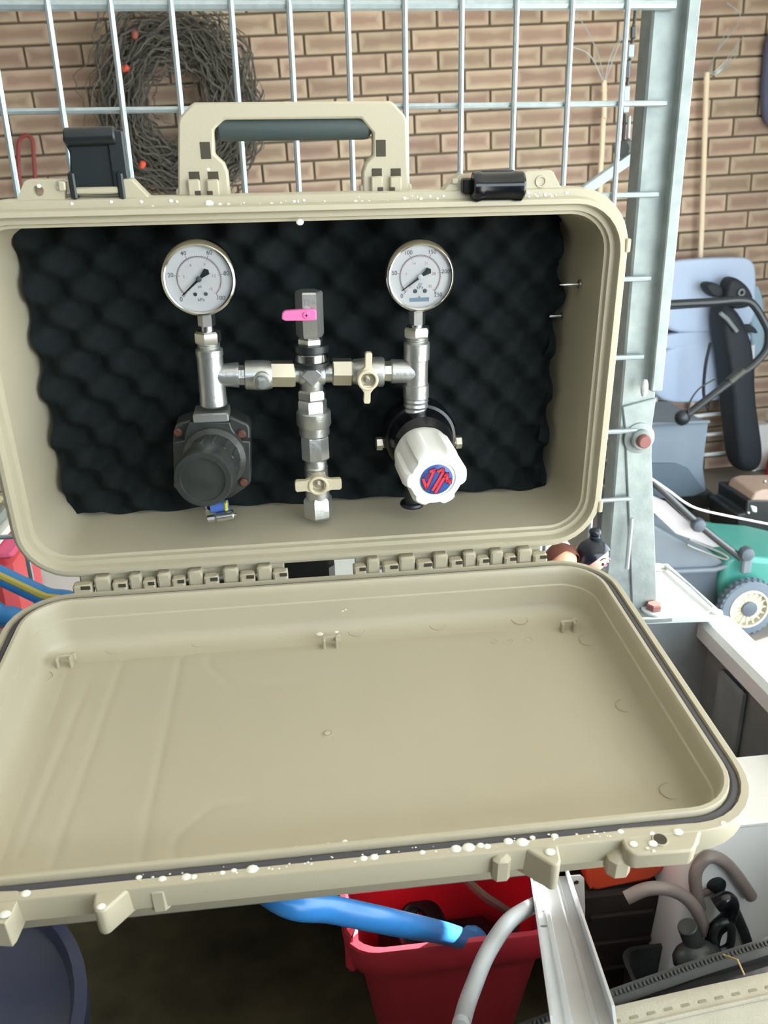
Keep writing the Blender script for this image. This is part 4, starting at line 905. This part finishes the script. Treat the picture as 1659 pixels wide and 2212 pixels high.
# grey vinyl tubes and the black hose clamp
VIN = mat('smoky_vinyl_tube', (128, 118, 118), .35, rgb2=(150, 134, 126), scale=30, trans=.15)
Q = lambda x, y, Y=-.06: T(x, y, 1, Y)
tag(obj('vinyl_tube', G().tube(catmull([Q(1352, 1940), Q(1395, 1921), Q(1440, 1920), Q(1480, 1938), Q(1508, 1972), Q(1522, 2012)], 8), .0058, 14), VIN, None, FT), 'smoky grey vinyl tube bending over into the black clamp', 'tube')
tag(obj('vinyl_tube', G().tube(catmull([Q(1512, 1962, -.05), Q(1503, 1920, -.05), Q(1504, 1880, -.05), Q(1528, 1852, -.05), Q(1562, 1860, -.05), Q(1592, 1892, -.05), Q(1622, 1936, -.05)], 8), .0056, 14), VIN, None, FT), 'smoky grey vinyl tube arching in front of the white tub', 'tube')
hc = thing('hose_clamp_tool', Q(1540, 2060), 'glossy black hose clamp with loop handle in front of the white tub', 'clamp', None, FT)
obj('clamp_arm', G().tube(catmull([Q(1545, 1955, -.065), Q(1568, 1942, -.065), Q(1580, 1955, -.065), Q(1570, 1985, -.065), Q(1545, 2010, -.065), Q(1535, 2050, -.065)], 8), .0068, 14), BLACKG, hc, FT)
obj('clamp_loop', G().tube(catmull([Q(1572, 1990, -.07), Q(1552, 1998, -.07), Q(1540, 2024, -.07), Q(1548, 2052, -.07), Q(1575, 2044, -.07), Q(1580, 2010, -.07), Q(1572, 1990, -.07)], 6), .0036, 12), BLACKP, hc, FT)
obj('clamp_jaw', G().cyl(Q(1484, 2000, -.07), Q(1505, 2050, -.07), .0085, .0095, 20, None, 0, .001), DIRTYBLK, hc, FT)
obj('clamp_bar', G().tube([Q(1584, 1965, -.055), Q(1604, 2010, -.055), Q(1618, 2052, -.055)], .0055, 10), BLACKP, hc, FT)
obj('clamp_body', G().ball(Q(1505, 2068, -.075), (.022, .014, .016), 16, 10), DIRTYBLK, hc, FT)
cp_ = thing('tube_stopper', Q(1537, 1903, -.045), 'small black cap on a grey strip beside the arching vinyl tube', 'cap', None, FT)
obj('cap', G().lathe(Q(1537, 1903, -.04), (.3, -1, .2), [(.008, 0), (.0085, .004), (.0075, .010), (.005, .011)], 20), BLACKP, cp_, FT)
obj('strip', G().tube([Q(1495, 1938, -.046), Q(1530, 1925, -.046), Q(1555, 1915, -.046)], .0035, 10), VIN, cp_, FT)
# supports so that these small things lie on something: a grey bin between crate and tub
gb = thing('grey_bin', (.3, -.03, -.545), 'grey bin holding the tubes and the black clamp', 'bin', None, FT)
qa = Q(1470, 2075, -.06)
def gbl(z, e): return [Vector((x, y, z)) for x, y in rr(qa.x - .035 - e, qa.x + .045 + e, -.085 - e, -.025 + e, .015, 5)]
obj('bin_body', G().loft([gbl(-.544, 0), gbl(qa.z - .03, .004), gbl(qa.z - .025, .006), gbl(qa.z - .025, .002), gbl(-.58, -.006)], True, True), DIRTYBLK, gb, FT)
# black drum at lower left
DRUM = mat('dark_blue_black_plastic', (66, 74, 104), .22, rgb2=(40, 44, 60), scale=6)
dr = thing('black_drum', (-.33, -.13, -.545), 'dark blue black plastic drum at the lower left corner under the lid', 'drum', None, FT)
q = T(118, 2010, 1, -.13); R_ = .15; cxd = q.x - R_
obj('drum_shell', G().lathe((cxd, -.13, -.544), (0, 0, 1), [(R_ * .9, 0), (R_ * .94, .02), (R_, .23), (R_ * 1.03, .235), (R_ * 1.03, .25), (R_ * .97, .252), (R_ * .94, .242), (R_ * .5, .248), (R_ * .05, .25)], 48), DRUM, dr, FT)
# ------------------------------------------------------------------ tan bag with its zip, lower right
bg_ = thing('tan_canvas_bag', (.2, -.3, -.545), 'tan canvas bag with open dark zip at the lower right corner', 'bag', None, FT)
CANV = mat('tan_canvas', (196, 190, 172), .9, rgb2=(176, 170, 152), scale=60, bump=.25, bscale=900)
DCAN = mat('dark_zip_tape', (66, 66, 64), .85, bump=.2, bscale=900); LIN = mat('bag_lining', (46, 46, 48), .9, bump=.2, bscale=300)
bk_ = catmull([T(x, y, 2, -.2) for x, y in ((1000, 2262), (1110, 2222), (1300, 2150), (1500, 2080), (1659, 2030), (1760, 2000))], 10)
ft_ = catmull([T(x, y, 2, -.2) for x, y in ((980, 2290), (1120, 2232), (1300, 2186), (1500, 2140), (1659, 2106), (1760, 2086))], 10)
off = lambda L_, d_: [p + Vector(d_) for p in L_]
def strip(*rows): return G().loft(list(rows), False, False, False)
obj('front_panel', strip(off(ft_, (0, .001, .001)), off(ft_, (0, -.004, .003)), off(ft_, (0, -.016, -.001)), off(ft_, (0, -.03, -.010)), off(ft_, (0, -.055, -.05)), [Vector((p.x, p.y - .07, -.35)) for p in ft_], [Vector((p.x, p.y - .06, -.542)) for p in ft_]), CANV, bg_, FT, 60)
obj('seam_welt', G().tube(off(ft_, (0, -.014, .0005)), .0014, 8), CANV, bg_, FT)
obj('zip_tape', strip(off(bk_, (0, .004, -.003)), off(bk_, (0, .0, .001)), off(bk_, (0, -.006, .0005)), off(bk_, (0, -.008, -.003))), DCAN, bg_, FT, 60)
obj('back_panel', strip(off(bk_, (0, .003, -.002)), [Vector((p.x, p.y + .012, -.26)) for p in bk_], [Vector((p.x, p.y + .016, -.542)) for p in bk_]), DCAN, bg_, FT, 60)
mid = [(a_ + b_) / 2 for a_, b_ in zip(bk_, ft_)]
obj('lining', strip(off(bk_, (0, -.006, -.003)), off(mid, (0, .004, -.010)), off(mid, (0, -.003, -.012)), off(ft_, (0, .001, -.004))), LIN, bg_, FT, 60)
obj('end_panel', strip([ft_[-1], bk_[-1]], [Vector((ft_[-1].x, ft_[-1].y - .06, -.542)), Vector((bk_[-1].x, bk_[-1].y + .016, -.542))]), CANV, bg_, FT)
tm = obj('zip_tooth', G().box((0, 0, 0), (.0016, .0034, .0014), None, .0003), DCAN, bg_, FT, 35)
og = ORG[bg_.name]
cnt = 0; acc = 0; last = None; tme = tm.data
for a_, b_ in zip(bk_[:-1], bk_[1:]):
    L_ = (b_ - a_).length; k = 0
    while acc < L_:
        pt = a_ + (b_ - a_) * (acc / L_) + Vector((0, -.003, .0016)); acc += .0029
        t_ = tm if cnt == 0 else bpy.data.objects.new('zip_tooth', tme)
        if cnt: COL.objects.link(t_); t_.parent = bg_
        t_.location = (FT @ pt) - og - (FT @ Vector((0, 0, 0)) - og) * (1 if False else 0) ; cnt += 1
        if cnt > 240: break
    acc -= L_
tme.transform(Matrix.Translation(og - FT @ Vector((0, 0, 0))))
sm = obj('stitch', G().box((0, 0, 0), (.0060, .0022, .0007), None, .0003), mat('brown_stitching', (150, 142, 120), .9), bg_, FT, 35)
sm.data.transform(Matrix.Translation(og - FT @ Vector((0, 0, 0)))); cnt = 0; acc = 0
for a_, b_ in zip(ft_[:-1], ft_[1:]):
    L_ = (b_ - a_).length
    while acc < L_:
        pt = a_ + (b_ - a_) * (acc / L_) + Vector((0, -.0085, .0014)); acc += .0115
        t_ = sm if cnt == 0 else bpy.data.objects.new('stitch', sm.data)
        if cnt: COL.objects.link(t_); t_.parent = bg_
        t_.location = (FT @ pt) - og; t_.rotation_euler = (0, 0, math.atan2((b_ - a_).y, (b_ - a_).x)); cnt += 1
    acc -= L_
a_ = T(1562, 2062, 2, -.196); b_ = T(1608, 2106, 2, -.192); tag(obj('straw', G().tube([a_, (a_ + b_) / 2 + Vector((.002, 0, .004)), b_], .0006, 6), mat('dry_straw', (190, 160, 110), .8), None, FT), 'single dry straw lying across the open zip of the tan bag', 'straw')
# ------------------------------------------------------------------ along the brick wall and on the floor beyond the trailer
def pw(x, y, Y): return px(x, y, FW, 1, Y)
def tubew(name, pts, r, m, parent=None, k=6, nn=10, smooth=True):
    return obj(name, G().tube(catmull(pts, k) if smooth else pts, r, nn), m, parent, FW)
# coil of dark netting with orange floats
NET = mat('dark_netting', (74, 78, 76), .9, rgb2=(112, 106, 96), scale=25)
FLOAT = mat('orange_float', (232, 96, 74), .5)
c = pw(385, 232, 3.42); rs_ = (pw(395, 232, 3.47) - pw(385, 232, 3.47)).length / 10
nc = thing('netting_coil', (c.x, 3.5, c.z - 170 * rs_), 'coil of dark tangled netting with orange floats hanging on the brick wall', 'net', None, FW)
rn = random.Random(11); g = G()
for i in range(300):
    k0 = rn.random(); R0 = (rn.uniform(84, 168) if i < 230 else rn.uniform(60, 196)) * rs_; y0 = 3.42 + rn.uniform(-.07, .07); ph = rn.uniform(0, 6); f1 = rn.randint(2, 7); pts = []
    ox, oz = rn.gauss(0, 9) * rs_, rn.gauss(0, 10) * rs_; n_ = 34; a0 = rn.uniform(0, 6.28); arc = rn.uniform(2.5, 6) if i < 200 else rn.uniform(.6, 2.2); dr_ = rn.uniform(-30, 30) * rs_
    for k in range(n_):
        a = a0 + arc * k / (n_ - 1); r_ = R0 + dr_ * k / n_ + R0 * (.05 * math.sin(f1 * a + ph) + .05 * math.sin(11 * a + 2 * ph) + rn.uniform(-.03, .03)); r_ *= 1.0 + .08 * max(0, math.sin(a)) * (i % 3) / 2
        pts.append(Vector((c.x + ox + r_ * math.cos(a) * .95, y0 + .03 * math.sin(4 * a + ph), c.z + oz + r_ * math.sin(a) * 1.03)))
    g.tube(pts, rn.uniform(.0012, .0042), 4, False)
o = obj('netting_strands', g, NET, nc, FW, 80); o['kind'] = 'stuff'
for x, y, dx, dz in ((270, 148, 1, .1), (308, 357, .4, 1), (291, 76, .3, 1)):
    p = pw(x, y, 3.35); d_ = Vector((dx, -.2, dz)).normalized() * .016
    obj('float', G().lathe(p - d_, d_, [(.006, 0), (.013, .006), (.014, .018), (.013, .028), (.006, .034)], 14), FLOAT if y > 100 else mat('faded_float', (150, 84, 74), .7), nc, FW)
obj('wall_hook', G().cyl(pw(385, 60, 3.40), pw(385, 60, 3.600), .006), GALV, nc, FW)
# red rubber loop hanging at the left
tubew('red_strap_loop', [pw(x, y, 3.56) for x, y in ((44, 430), (40, 350), (40, 312), (48, 296), (60, 293), (70, 304), (73, 340), (79, 430))], .009, mat('dark_red_rubber', (150, 70, 70), .6)); tag(bpy.data.objects['red_strap_loop'], 'dark red rubber loop hanging on the wall at the far left', 'strap')
# two leaf rakes standing handle-down against the wall
BAM = mat('pale_timber', (246, 232, 206), .6, rgb2=(236, 216, 186), scale=14)
def rake(name, label, pts, r, Y, tines, tip):
    P = [pw(x, y, Y) for x, y in pts]; base_ = Vector((P[-1].x + .02, Y, .0)); t = thing(name, base_, label, 'rake', 'leaf rakes against the brick wall', FW)
    tubew('handle', P + [(P[-1] + base_) / 2 + Vector((.006, 0, 0)), base_], r, BAM, t)
    a = pw(*tip, Y); obj('ferrule', G().cyl(a + Vector((0, 0, -.03)), a + Vector((0, 0, .015)), r * 1.25, r * .8, 12), BAM, t, FW)
    for ts in tines: tubew('tine', [a] + [pw(x, y, Y - .03) for x, y in ts], .0020, GALVW if r > .011 else NET, t, 4, 5)
rake('leaf_rake', 'leaf rake with wire tines standing against the wall behind the lounger', [(1527, 166), (1524, 240), (1519, 400), (1513, 556)], .0125, 3.55,
     [[(1560, 140), (1606, 78)], [(1556, 150), (1598, 100)], [(1552, 156), (1590, 122)], [(1548, 160), (1580, 140)], [(1500, 160), (1476, 148)], [(1496, 164), (1474, 158)], [(1545, 120), (1572, 60)], [(1550, 110), (1600, 40), (1570, 6)]], (1527, 164))
rake('leaf_rake', 'pale timber rake handle leaning behind the wire cage left of the post', [(1305, 178), (1305, 250), (1303, 262), (1300, 330), (1296, 412)], .0125, 3.55,
     [[(1320, 120), (1352, 60)], [(1290, 110), (1246, 28)], [(1335, 100), (1358, 40), (1345, 20)], [(1275, 120), (1230, 100)]], (1305, 182))
# folding steel arm and strap behind the cage
ST = mat('dull_steel', (150, 160, 162), .5, .4)
fa = thing('folding_stand', (pw(1300, 400, 1.0).x, 1.0, 0), 'dull grey steel folding arm with hanging strap seen through the cage left of the post', 'stand', None, FW)
a, b = pw(1262, 412, 1.0), pw(1372, 334, 1.0); d_ = (b - a).normalized(); a2 = a - d_ * .5
M_ = Matrix((d_, Vector((0, 1, 0)), d_.cross(Vector((0, 1, 0))))).transposed().to_4x4()
obj('arm', G().box((a2 + b) / 2, ((b - a2).length, .012, .020), M_, .003), ST, fa, FW)
obj('joint', G().cyl(pw(1342, 322, .985), pw(1342, 322, 1.02), .014).box(pw(1352, 318, 1.0), (.020, .02, .026), None, .004), DIRTYBLK, fa, FW)
for (x, y, hh, ww) in ((1352, 215, .045, .012), (1352, 150, .03, .014), (1358, 275, .04, .006), (1362, 110, .022, .012), (1368, 70, .02, .010)):
    obj('strap_link', G().box(pw(x, y, 1.0), (ww, .006, hh), None, .002), ST if y not in (150, 70) else DIRTYBLK, fa, FW)
obj('strap_cord', G().tube([pw(1345, 320, 1.004), pw(1353, 200, 1.004), pw(1372, 30, 1.004), pw(1380, -60, 1.004)], .003, 8), DIRTYBLK, fa, FW)
obj('leg', G().tube([a2, Vector((a2.x - .1, 1.02, 0.01))], .010, 10), ST, fa, FW)
# pale blue folding lounger leaning on the wall
PAD = mat('pale_blue_fabric', (196, 214, 240), .9, rgb2=(184, 202, 232), scale=4, bump=.1, bscale=300)
WTUBE = mat('white_tube', (238, 242, 244), .35)
LY = 3.50
lg = thing('folding_lounger', (pw(1520, 990, LY).x, LY, 0), 'pale blue padded folding lounger with white tube frame leaning on the wall', 'lounger', None, FW)
def cushion(pts, Y, th): return puff('cushion', pts, Y, th, PAD, lg, FW, ((.95, 0), (1, .15), (1, .7), (.96, .95), (.9, 1)))
cushion([(1408, 575), (1440, 562), (1500, 556), (1590, 553), (1610, 556), (1622, 570), (1624, 600), (1622, 660), (1620, 712), (1520, 716), (1400, 724)], LY, .055)
cushion([(1398, 720), (1520, 711), (1622, 706), (1619, 748), (1520, 750), (1396, 756)], LY, .045)
cushion([(1395, 745), (1520, 738), (1617, 736), (1612, 800), (1606, 856), (1500, 866), (1388, 872)], LY, .05)
puff('back_cushion', [(1622, 600), (1640, 622), (1646, 680), (1642, 780), (1620, 782), (1610, 700)], LY + .05, .04, mat('teal_grey_fabric', (158, 186, 204), .9), lg, FW)
def bar(pts, Y=LY, r=.011): tubew('frame_tube', [pw(x, y, Y) for x, y in pts], r, WTUBE, lg, 4)
bar([(1626, 745), (1624, 830), (1626, 900), (1630, 962)]); bar([(1425, 745), (1420, 820), (1414, 884)])
bar([(1412, 898), (1424, 902), (1440, 905), (1470, 903), (1520, 897), (1560, 893), (1622, 888)]); bar([(1400, 946), (1500, 941), (1560, 936), (1626, 930)]); bar([(1400, 988), (1500, 984), (1570, 978), (1630, 972)])
tubew('frame_leg', [pw(1630, 960, LY), Vector((pw(1632, 990, LY).x, LY, .0))], .010, WTUBE, lg, 2); tubew('frame_leg', [pw(1414, 884, LY), Vector((pw(1400, 990, LY).x, LY, .0))], .010, WTUBE, lg, 2)
obj('frame_grip', G().cyl(pw(1622, 812, LY - .02), pw(1624, 866, LY - .02), .012, .018, 12), DIRTYBLK, lg, FW)
# long black carry bag
BAGM = mat('black_nylon', (44, 52, 60), .7, rgb2=(30, 36, 44), scale=9, bump=.2, bscale=40)
cb = thing('carry_bag', (pw(1590, 1005, 3.38).x, 3.33, 0), 'long black nylon carry bag standing against the pale blue lounger', 'bag', None, FW)
puff('bag_body', [(1520, 650), (1560, 640), (1592, 700), (1602, 770), (1600, 830), (1610, 900), (1620, 960), (1622, 1004), (1595, 1014), (1566, 1002), (1560, 950), (1552, 890), (1548, 820), (1536, 740)], 3.42, .16, BAGM, cb, FW, ((.97, 0), (1, .15), (.99, .5), (.94, .8), (.8, 1)))
puff('bag_flap', [(1545, 655), (1548, 620), (1556, 596), (1572, 593), (1598, 612), (1612, 640), (1610, 660), (1570, 668)], 3.40, .10, BAGM, cb)
puff('bag_flap', [(1504, 612), (1520, 604), (1546, 612), (1550, 632), (1540, 642), (1520, 638)], 3.40, .08, BAGM, cb)
puff('strap_end', [(1590, 706), (1616, 694), (1636, 716), (1634, 722), (1600, 712)], 3.36, .02, BAGM, cb)
tubew('bag_strap', [pw(x, y, 3.30) for x, y in ((1535, 740), (1524, 790), (1520, 850), (1530, 885))], .008, BAGM, cb)
obj('buckle', G().torus(pw(1602, 632, 3.29), (0, 1, 0), .014, .005, 18, 8), GALVD, cb, FW)
obj('bag_cinch', G().tube([pw(x, y, 3.25) for x, y in ((1556, 676), (1572, 690), (1592, 716))], .010, 8), ST, cb, FW)
# mower with fabric catcher: black U handle
BT = mat('black_tube', (34, 40, 46), .35)
HB = 2.75
mh = thing('black_handle_mower', (pw(1470, 1060, 3.0).x, 3.0, 0), 'black U-shaped mower handle with grey fabric catcher standing before the lounger', 'mower', None, FW)
tubew('handle_tube', [pw(x, y, HB) for x, y in ((1380, 664), (1445, 657), (1540, 652), (1598, 648), (1625, 656), (1648, 690), (1660, 720), (1655, 755), (1630, 785), (1600, 808), (1550, 845), (1476, 902), (1466, 908))], .0165, BT, mh)
tubew('handle_tube', [pw(x, y, HB + .1) for x, y in ((1380, 668), (1445, 664), (1580, 655), (1600, 655))], .010, BT, mh)
obj('handle_grip_joint', G().cyl(pw(1606, 800, HB), pw(1575, 825, HB), .021, None, 14), DIRTYBLK, mh, FW)
tubew('cable', [pw(x, y, HB - .02) for x, y in ((1545, 818), (1510, 840), (1490, 870), (1486, 902))], .0035, BT, mh)
obj('handle_foot', G().ball(pw(1474, 902, HB), (.035, .03, .035), 12, 8), BT, mh, FW)
GF = mat('grey_catcher_fabric', (128, 140, 152), .85, rgb2=(112, 124, 136), scale=10, bump=.15, bscale=200)
zf0 = Vector((0, 0, 0)); P = [pw(x, y, 2.85) for x, y in ((1395, 918), (1532, 912), (1526, 960), (1520, 1010), (1528, 1062), (1500, 1074), (1395, 1082))]
fb = obj('catcher_bag', G().prism([(p.x, p.z) for p in P], (0, 2.85, 0), EX, EZ, EY, .42), GF, mh, FW); bv = fb.modifiers.new('bevel', 'BEVEL'); bv.width = .012; bv.segments = 2; bv.limit_method = 'ANGLE'
P = [pw(x, y, 2.845) for x, y in ((1395, 1000), (1460, 1000), (1484, 1010), (1518, 1056), (1500, 1068), (1395, 1076))]
obj('catcher_pocket', G().prism([(p.x, p.z) for p in P], (0, 2.835, 0), EX, EZ, EY, .014), mat('dark_grey_fabric', (92, 106, 118), .85), mh, FW)
obj('catcher_rim', G().tube([pw(1395, 916, 2.84), pw(1532, 911, 2.84)], .008, 8), GF, mh, FW)
zb_ = pw(1500, 1074, 2.85).z
for xx in (1400, 1515):
    p = pw(xx, 1066, 2.95); obj('wheel', G().lathe((p.x - .02, 3.1, .085), (1, 0, 0), [(.03, 0), (.085, .002), (.085, .04), (.03, .042)], 22), BLACKP, mh, FW)
obj('deck', G().box((pw(1440, 1050, 3.05).x, 3.07, (.06 + zb_) / 2), (.32, .36, zb_ - .062), None, .01), DIRTYBLK, mh, FW)
tubew('handle_brace', [pw(1474, 902, HB), pw(1472, 916, 2.88)], .014, BT, mh, 2)
# green lawn mower in the sun
WYM = 1.886
GREEN = mat('green_mower_paint', (74, 150, 138), .35, rgb2=(60, 132, 122), scale=8); HOOD = mat('grey_catcher_plastic', (118, 128, 136), .5, rgb2=(104, 114, 124), scale=8)
HOODD = mat('dark_catcher_plastic', (82, 92, 102), .5)
wc = pw(1612, 1310, WYM); lm = thing('lawn_mower', (wc.x, WYM + .2, 0), 'green lawn mower with grey plastic catcher and cream wheel outside the trailer', 'mower', None, FW)
WHL = mat('cream_wheel', (232, 228, 206), .5); TYRE = mat('grey_tyre', (104, 116, 128), .7)
R_ = wc.z
def wheel(cxw, cyw, name='wheel'):
    g = G().lathe((cxw, cyw - .022, R_), (0, 1, 0), [(R_ * .66, .004), (R_ * .72, 0), (R_ * .94, .002), (R_ * .985, .008), (R_ * .985, .036), (R_ * .94, .043), (R_ * .66, .043)], 44, None, False)
    ty = obj(name, g, TYRE, lm, FW)
    for k in range(30):
        a = 2 * PI * k / 30; rd_ = Vector((math.cos(a), 0, math.sin(a)))
        for yy, ph in ((-.010, 0), (.008, .5)):
            a2_ = a + ph * 2 * PI / 30; rd_ = Vector((math.cos(a2_), 0, math.sin(a2_))); M_ = Matrix((Vector((-rd_.z, 0, rd_.x)), Vector((0, 1, 0)), rd_)).transposed().to_4x4()
            o = obj('tread_block', G().box(Vector((cxw, cyw + yy, R_)) + rd_ * R_ * .985, (.010, .014, .007), M_), TYRE, ty, FW)
    rm_ = obj('wheel_rim', G().lathe((cxw, cyw - .020, R_), (0, 1, 0), [(R_ * .62, -.004), (R_ * .68, -.004), (R_ * .68, .03), (R_ * .6, .03), (R_ * .55, .014), (R_ * .3, .012), (R_ * .26, .002)], 36, None, False), WHL, lm, FW)
    for k in range(16):
        a = 2 * PI * k / 16; rd_ = Vector((math.cos(a), 0, math.sin(a))); M_ = Matrix((Vector((-rd_.z, 0, rd_.x)), Vector((0, 1, 0)), rd_)).transposed().to_4x4()
        obj('spoke', G().box(Vector((cxw, cyw - .010, R_)) + rd_ * R_ * .44, (.004, .012, R_ * .38), M_), WHL, rm_, FW)
    obj('hub_cap', G().lathe((cxw, cyw - .022, R_), (0, -1, 0), [(R_ * .27, -.01), (R_ * .27, .003), (R_ * .2, .006)], 24), mat('grey_hub', (88, 98, 108), .4), lm, FW)
wheel(wc.x, WYM); wheel(wc.x, WYM + .46, 'wheel'); 
body = [(1567, 1212), (1590, 1196), (1640, 1206), (1720, 1212), (1800, 1230), (1800, 1312), (1720, 1318), (1560, 1318), (1556, 1260)]
P = [pw(x, y, WYM + .05) for x, y in body]
bd = obj('deck', G().prism([(p.x, p.z) for p in P], (0, WYM + .05, 0), EX, EZ, EY, .36), GREEN, lm, FW); bv = bd.modifiers.new('bevel', 'BEVEL'); bv.width = .02; bv.segments = 3; bv.limit_method = 'ANGLE'
hx = pw(1560, 1230, WYM + .03)
cat_ = [(1380, 1238), (1545, 1230), (1566, 1222), (1572, 1236), (1562, 1300), (1552, 1316), (1380, 1330)]
P = [pw(x, y, WYM + .08) for x, y in cat_]
ct = obj('grass_catcher', G().prism([(p.x, p.z) for p in P], (0, WYM + .08, 0), EX, EZ, EY, .36), HOODD, lm, FW); bv = ct.modifiers.new('bevel', 'BEVEL'); bv.width = .012; bv.segments = 2; bv.limit_method = 'ANGLE'
hd_ = [(1370, 1240), (1545, 1232), (1568, 1226), (1566, 1216), (1552, 1206), (1540, 1200), (1480, 1172), (1420, 1138), (1370, 1110)]
P = [pw(x, y, WYM + .07) for x, y in hd_]
hh_ = obj('catcher_hood', G().prism([(p.x, p.z) for p in P], (0, WYM + .07, 0), EX, EZ, EY, .37), HOOD, lm, FW); bv = hh_.modifiers.new('bevel', 'BEVEL'); bv.width = .02; bv.segments = 3; bv.limit_method = 'ANGLE'
obj('catcher_rim', G().tube([pw(1370, 1238, WYM + .06), pw(1545, 1230, WYM + .06), pw(1570, 1222, WYM + .06)], .009, 8), HOOD, lm, FW)
BTG = mat('gloss_black_tube', (40, 46, 50), .15, coat=.5); GREYT = mat('grey_steel_tube', (158, 162, 158), .3, .7)
hb_ = tubew('lower_handle', [pw(x, y, WYM + .02) for x, y in ((1600, 1205), (1520, 1142), (1405, 1036), (1300, 940))], .0125, BTG, lm, 6, 12)
tubew('lower_handle', [pw(x, y, WYM + .36) for x, y in ((1560, 1190), (1500, 1140), (1405, 1070), (1300, 990))], .0115, BT, lm, 6, 12)
for (x, y, r) in ((1508, 1134, .024), (1612, 1196, .026)):
    p = pw(x, y, WYM + .01); obj('handle_knob', G().lathe(p, (0, -1, 0), [(r, -.012), (r * 1.05, 0), (r * .9, .014), (r * .5, .02)], 12), HOODD, lm, FW)
p = pw(1612, 1215, WYM + .02); obj('handle_bracket', G().box(p, (.035, .02, .085), None, .006), HOOD, lm, FW)
FLAP = mat('pale_flap', (196, 192, 196), .7)
P = [pw(x, y, WYM + .05) for x, y in ((1405, 1070), (1440, 1085), (1500, 1140), (1560, 1180), (1540, 1182), (1460, 1152), (1405, 1100))]
obj('catcher_flap', G().prism([(q.x, q.z) for q in P], (0, WYM + .05, 0), EX, EZ, EY, .01), FLAP, lm, FW)
tubew('flap_wire', [pw(x, y, WYM + .04) for x, y in ((1488, 1165), (1530, 1182), (1560, 1195), (1572, 1205), (1560, 1206), (1500, 1184), (1484, 1176))], .004, GREYT, lm)
# black engine at the right edge
en = thing('small_engine', (pw(1650, 1180, 2.6).x, 2.6, 0), 'small black engine with a tan top on the floor at the right edge', 'engine', None, FW)
EY0 = 2.5
def eb(pts, th, m, name, Y=EY0):
    P = [pw(x, y, Y) for x, y in pts]; o = obj(name, G().prism([(q.x, q.z) for q in P], (0, Y, 0), EX, EZ, EY, th), m, en, FW); b = o.modifiers.new('bevel', 'BEVEL'); b.width = .008; b.segments = 2; b.limit_method = 'ANGLE'; return o
zg = pw(1600, 1180, EY0).z
eb([(1592, 1112), (1612, 1108), (1614, 1080), (1740, 1080), (1740, 1186), (1690, 1196), (1640, 1182), (1592, 1172)], .25, BLACKP, 'engine_block')
eb([(1622, 1082), (1632, 1064), (1650, 1058), (1740, 1056), (1740, 1084)], .2, mat('tan_tank', (176, 152, 136), .5), 'tank')
eb([(1622, 1092), (1636, 1096), (1636, 1108), (1626, 1106)], .01, WHITEP, 'label_plate', EY0 - .006)
for (x, y) in ((1616, 1108), (1596, 1142), (1652, 1040)):
    obj('chrome_bolt', G().ball(pw(x, y, EY0 - .006), .008, 10, 6), CHROME, en, FW)
p = pw(1650, 1180, EY0); obj('engine_base', G().box((p.x + .04, EY0 + .13, zg / 2 - .001), (.28, .22, zg - .004), None, .006), DIRTYBLK, en, FW)
# white cord sagging across
tag(tubew('sagging_rope', [pw(x, y, 1.7 - .0 * x) for x, y in ((1380, 1016), (1408, 1034), (1445, 1060), (1480, 1086), (1510, 1100), (1560, 1112), (1620, 1124), (1680, 1136), (1760, 1150))], .003, WTUBE), 'thin white cord sagging across above the green mower', 'cord')
# corner items by the wall at the right
p = pw(1644, 1000, 3.5); tag(obj('white_bin', G().box((p.x, 3.545, pw(1640, 924, 3.45).z / 2), (.075, .1, pw(1640, 924, 3.45).z), None, .006), LTW, None, FW), 'small white bin standing on the floor against the wall beside the lounger', 'bin')
p = pw(1672, 990, 3.4); tag(obj('red_can', G().lathe((p.x, 3.38, 0), (0, 0, 1), [(.04, 0), (.045, .01), (.045, .09), (.03, .11), (.018, .12)], 18), REDB, None, FW), 'red can on the floor at the right edge beside the white bin', 'can')
q0 = pw(1640, 60, 3.56); q1 = pw(1652, 275, 3.56)
bt = puff('blue_cover', [(1652, 55), (1700, 50), (1700, 290), (1660, 280), (1640, 262), (1638, 200), (1644, 120)], 3.58, .05, mat('dark_blue_cloth', (92, 98, 122), .9)); tag(bt, 'dark blue cloth hanging on the brick wall at the right edge', 'cloth')
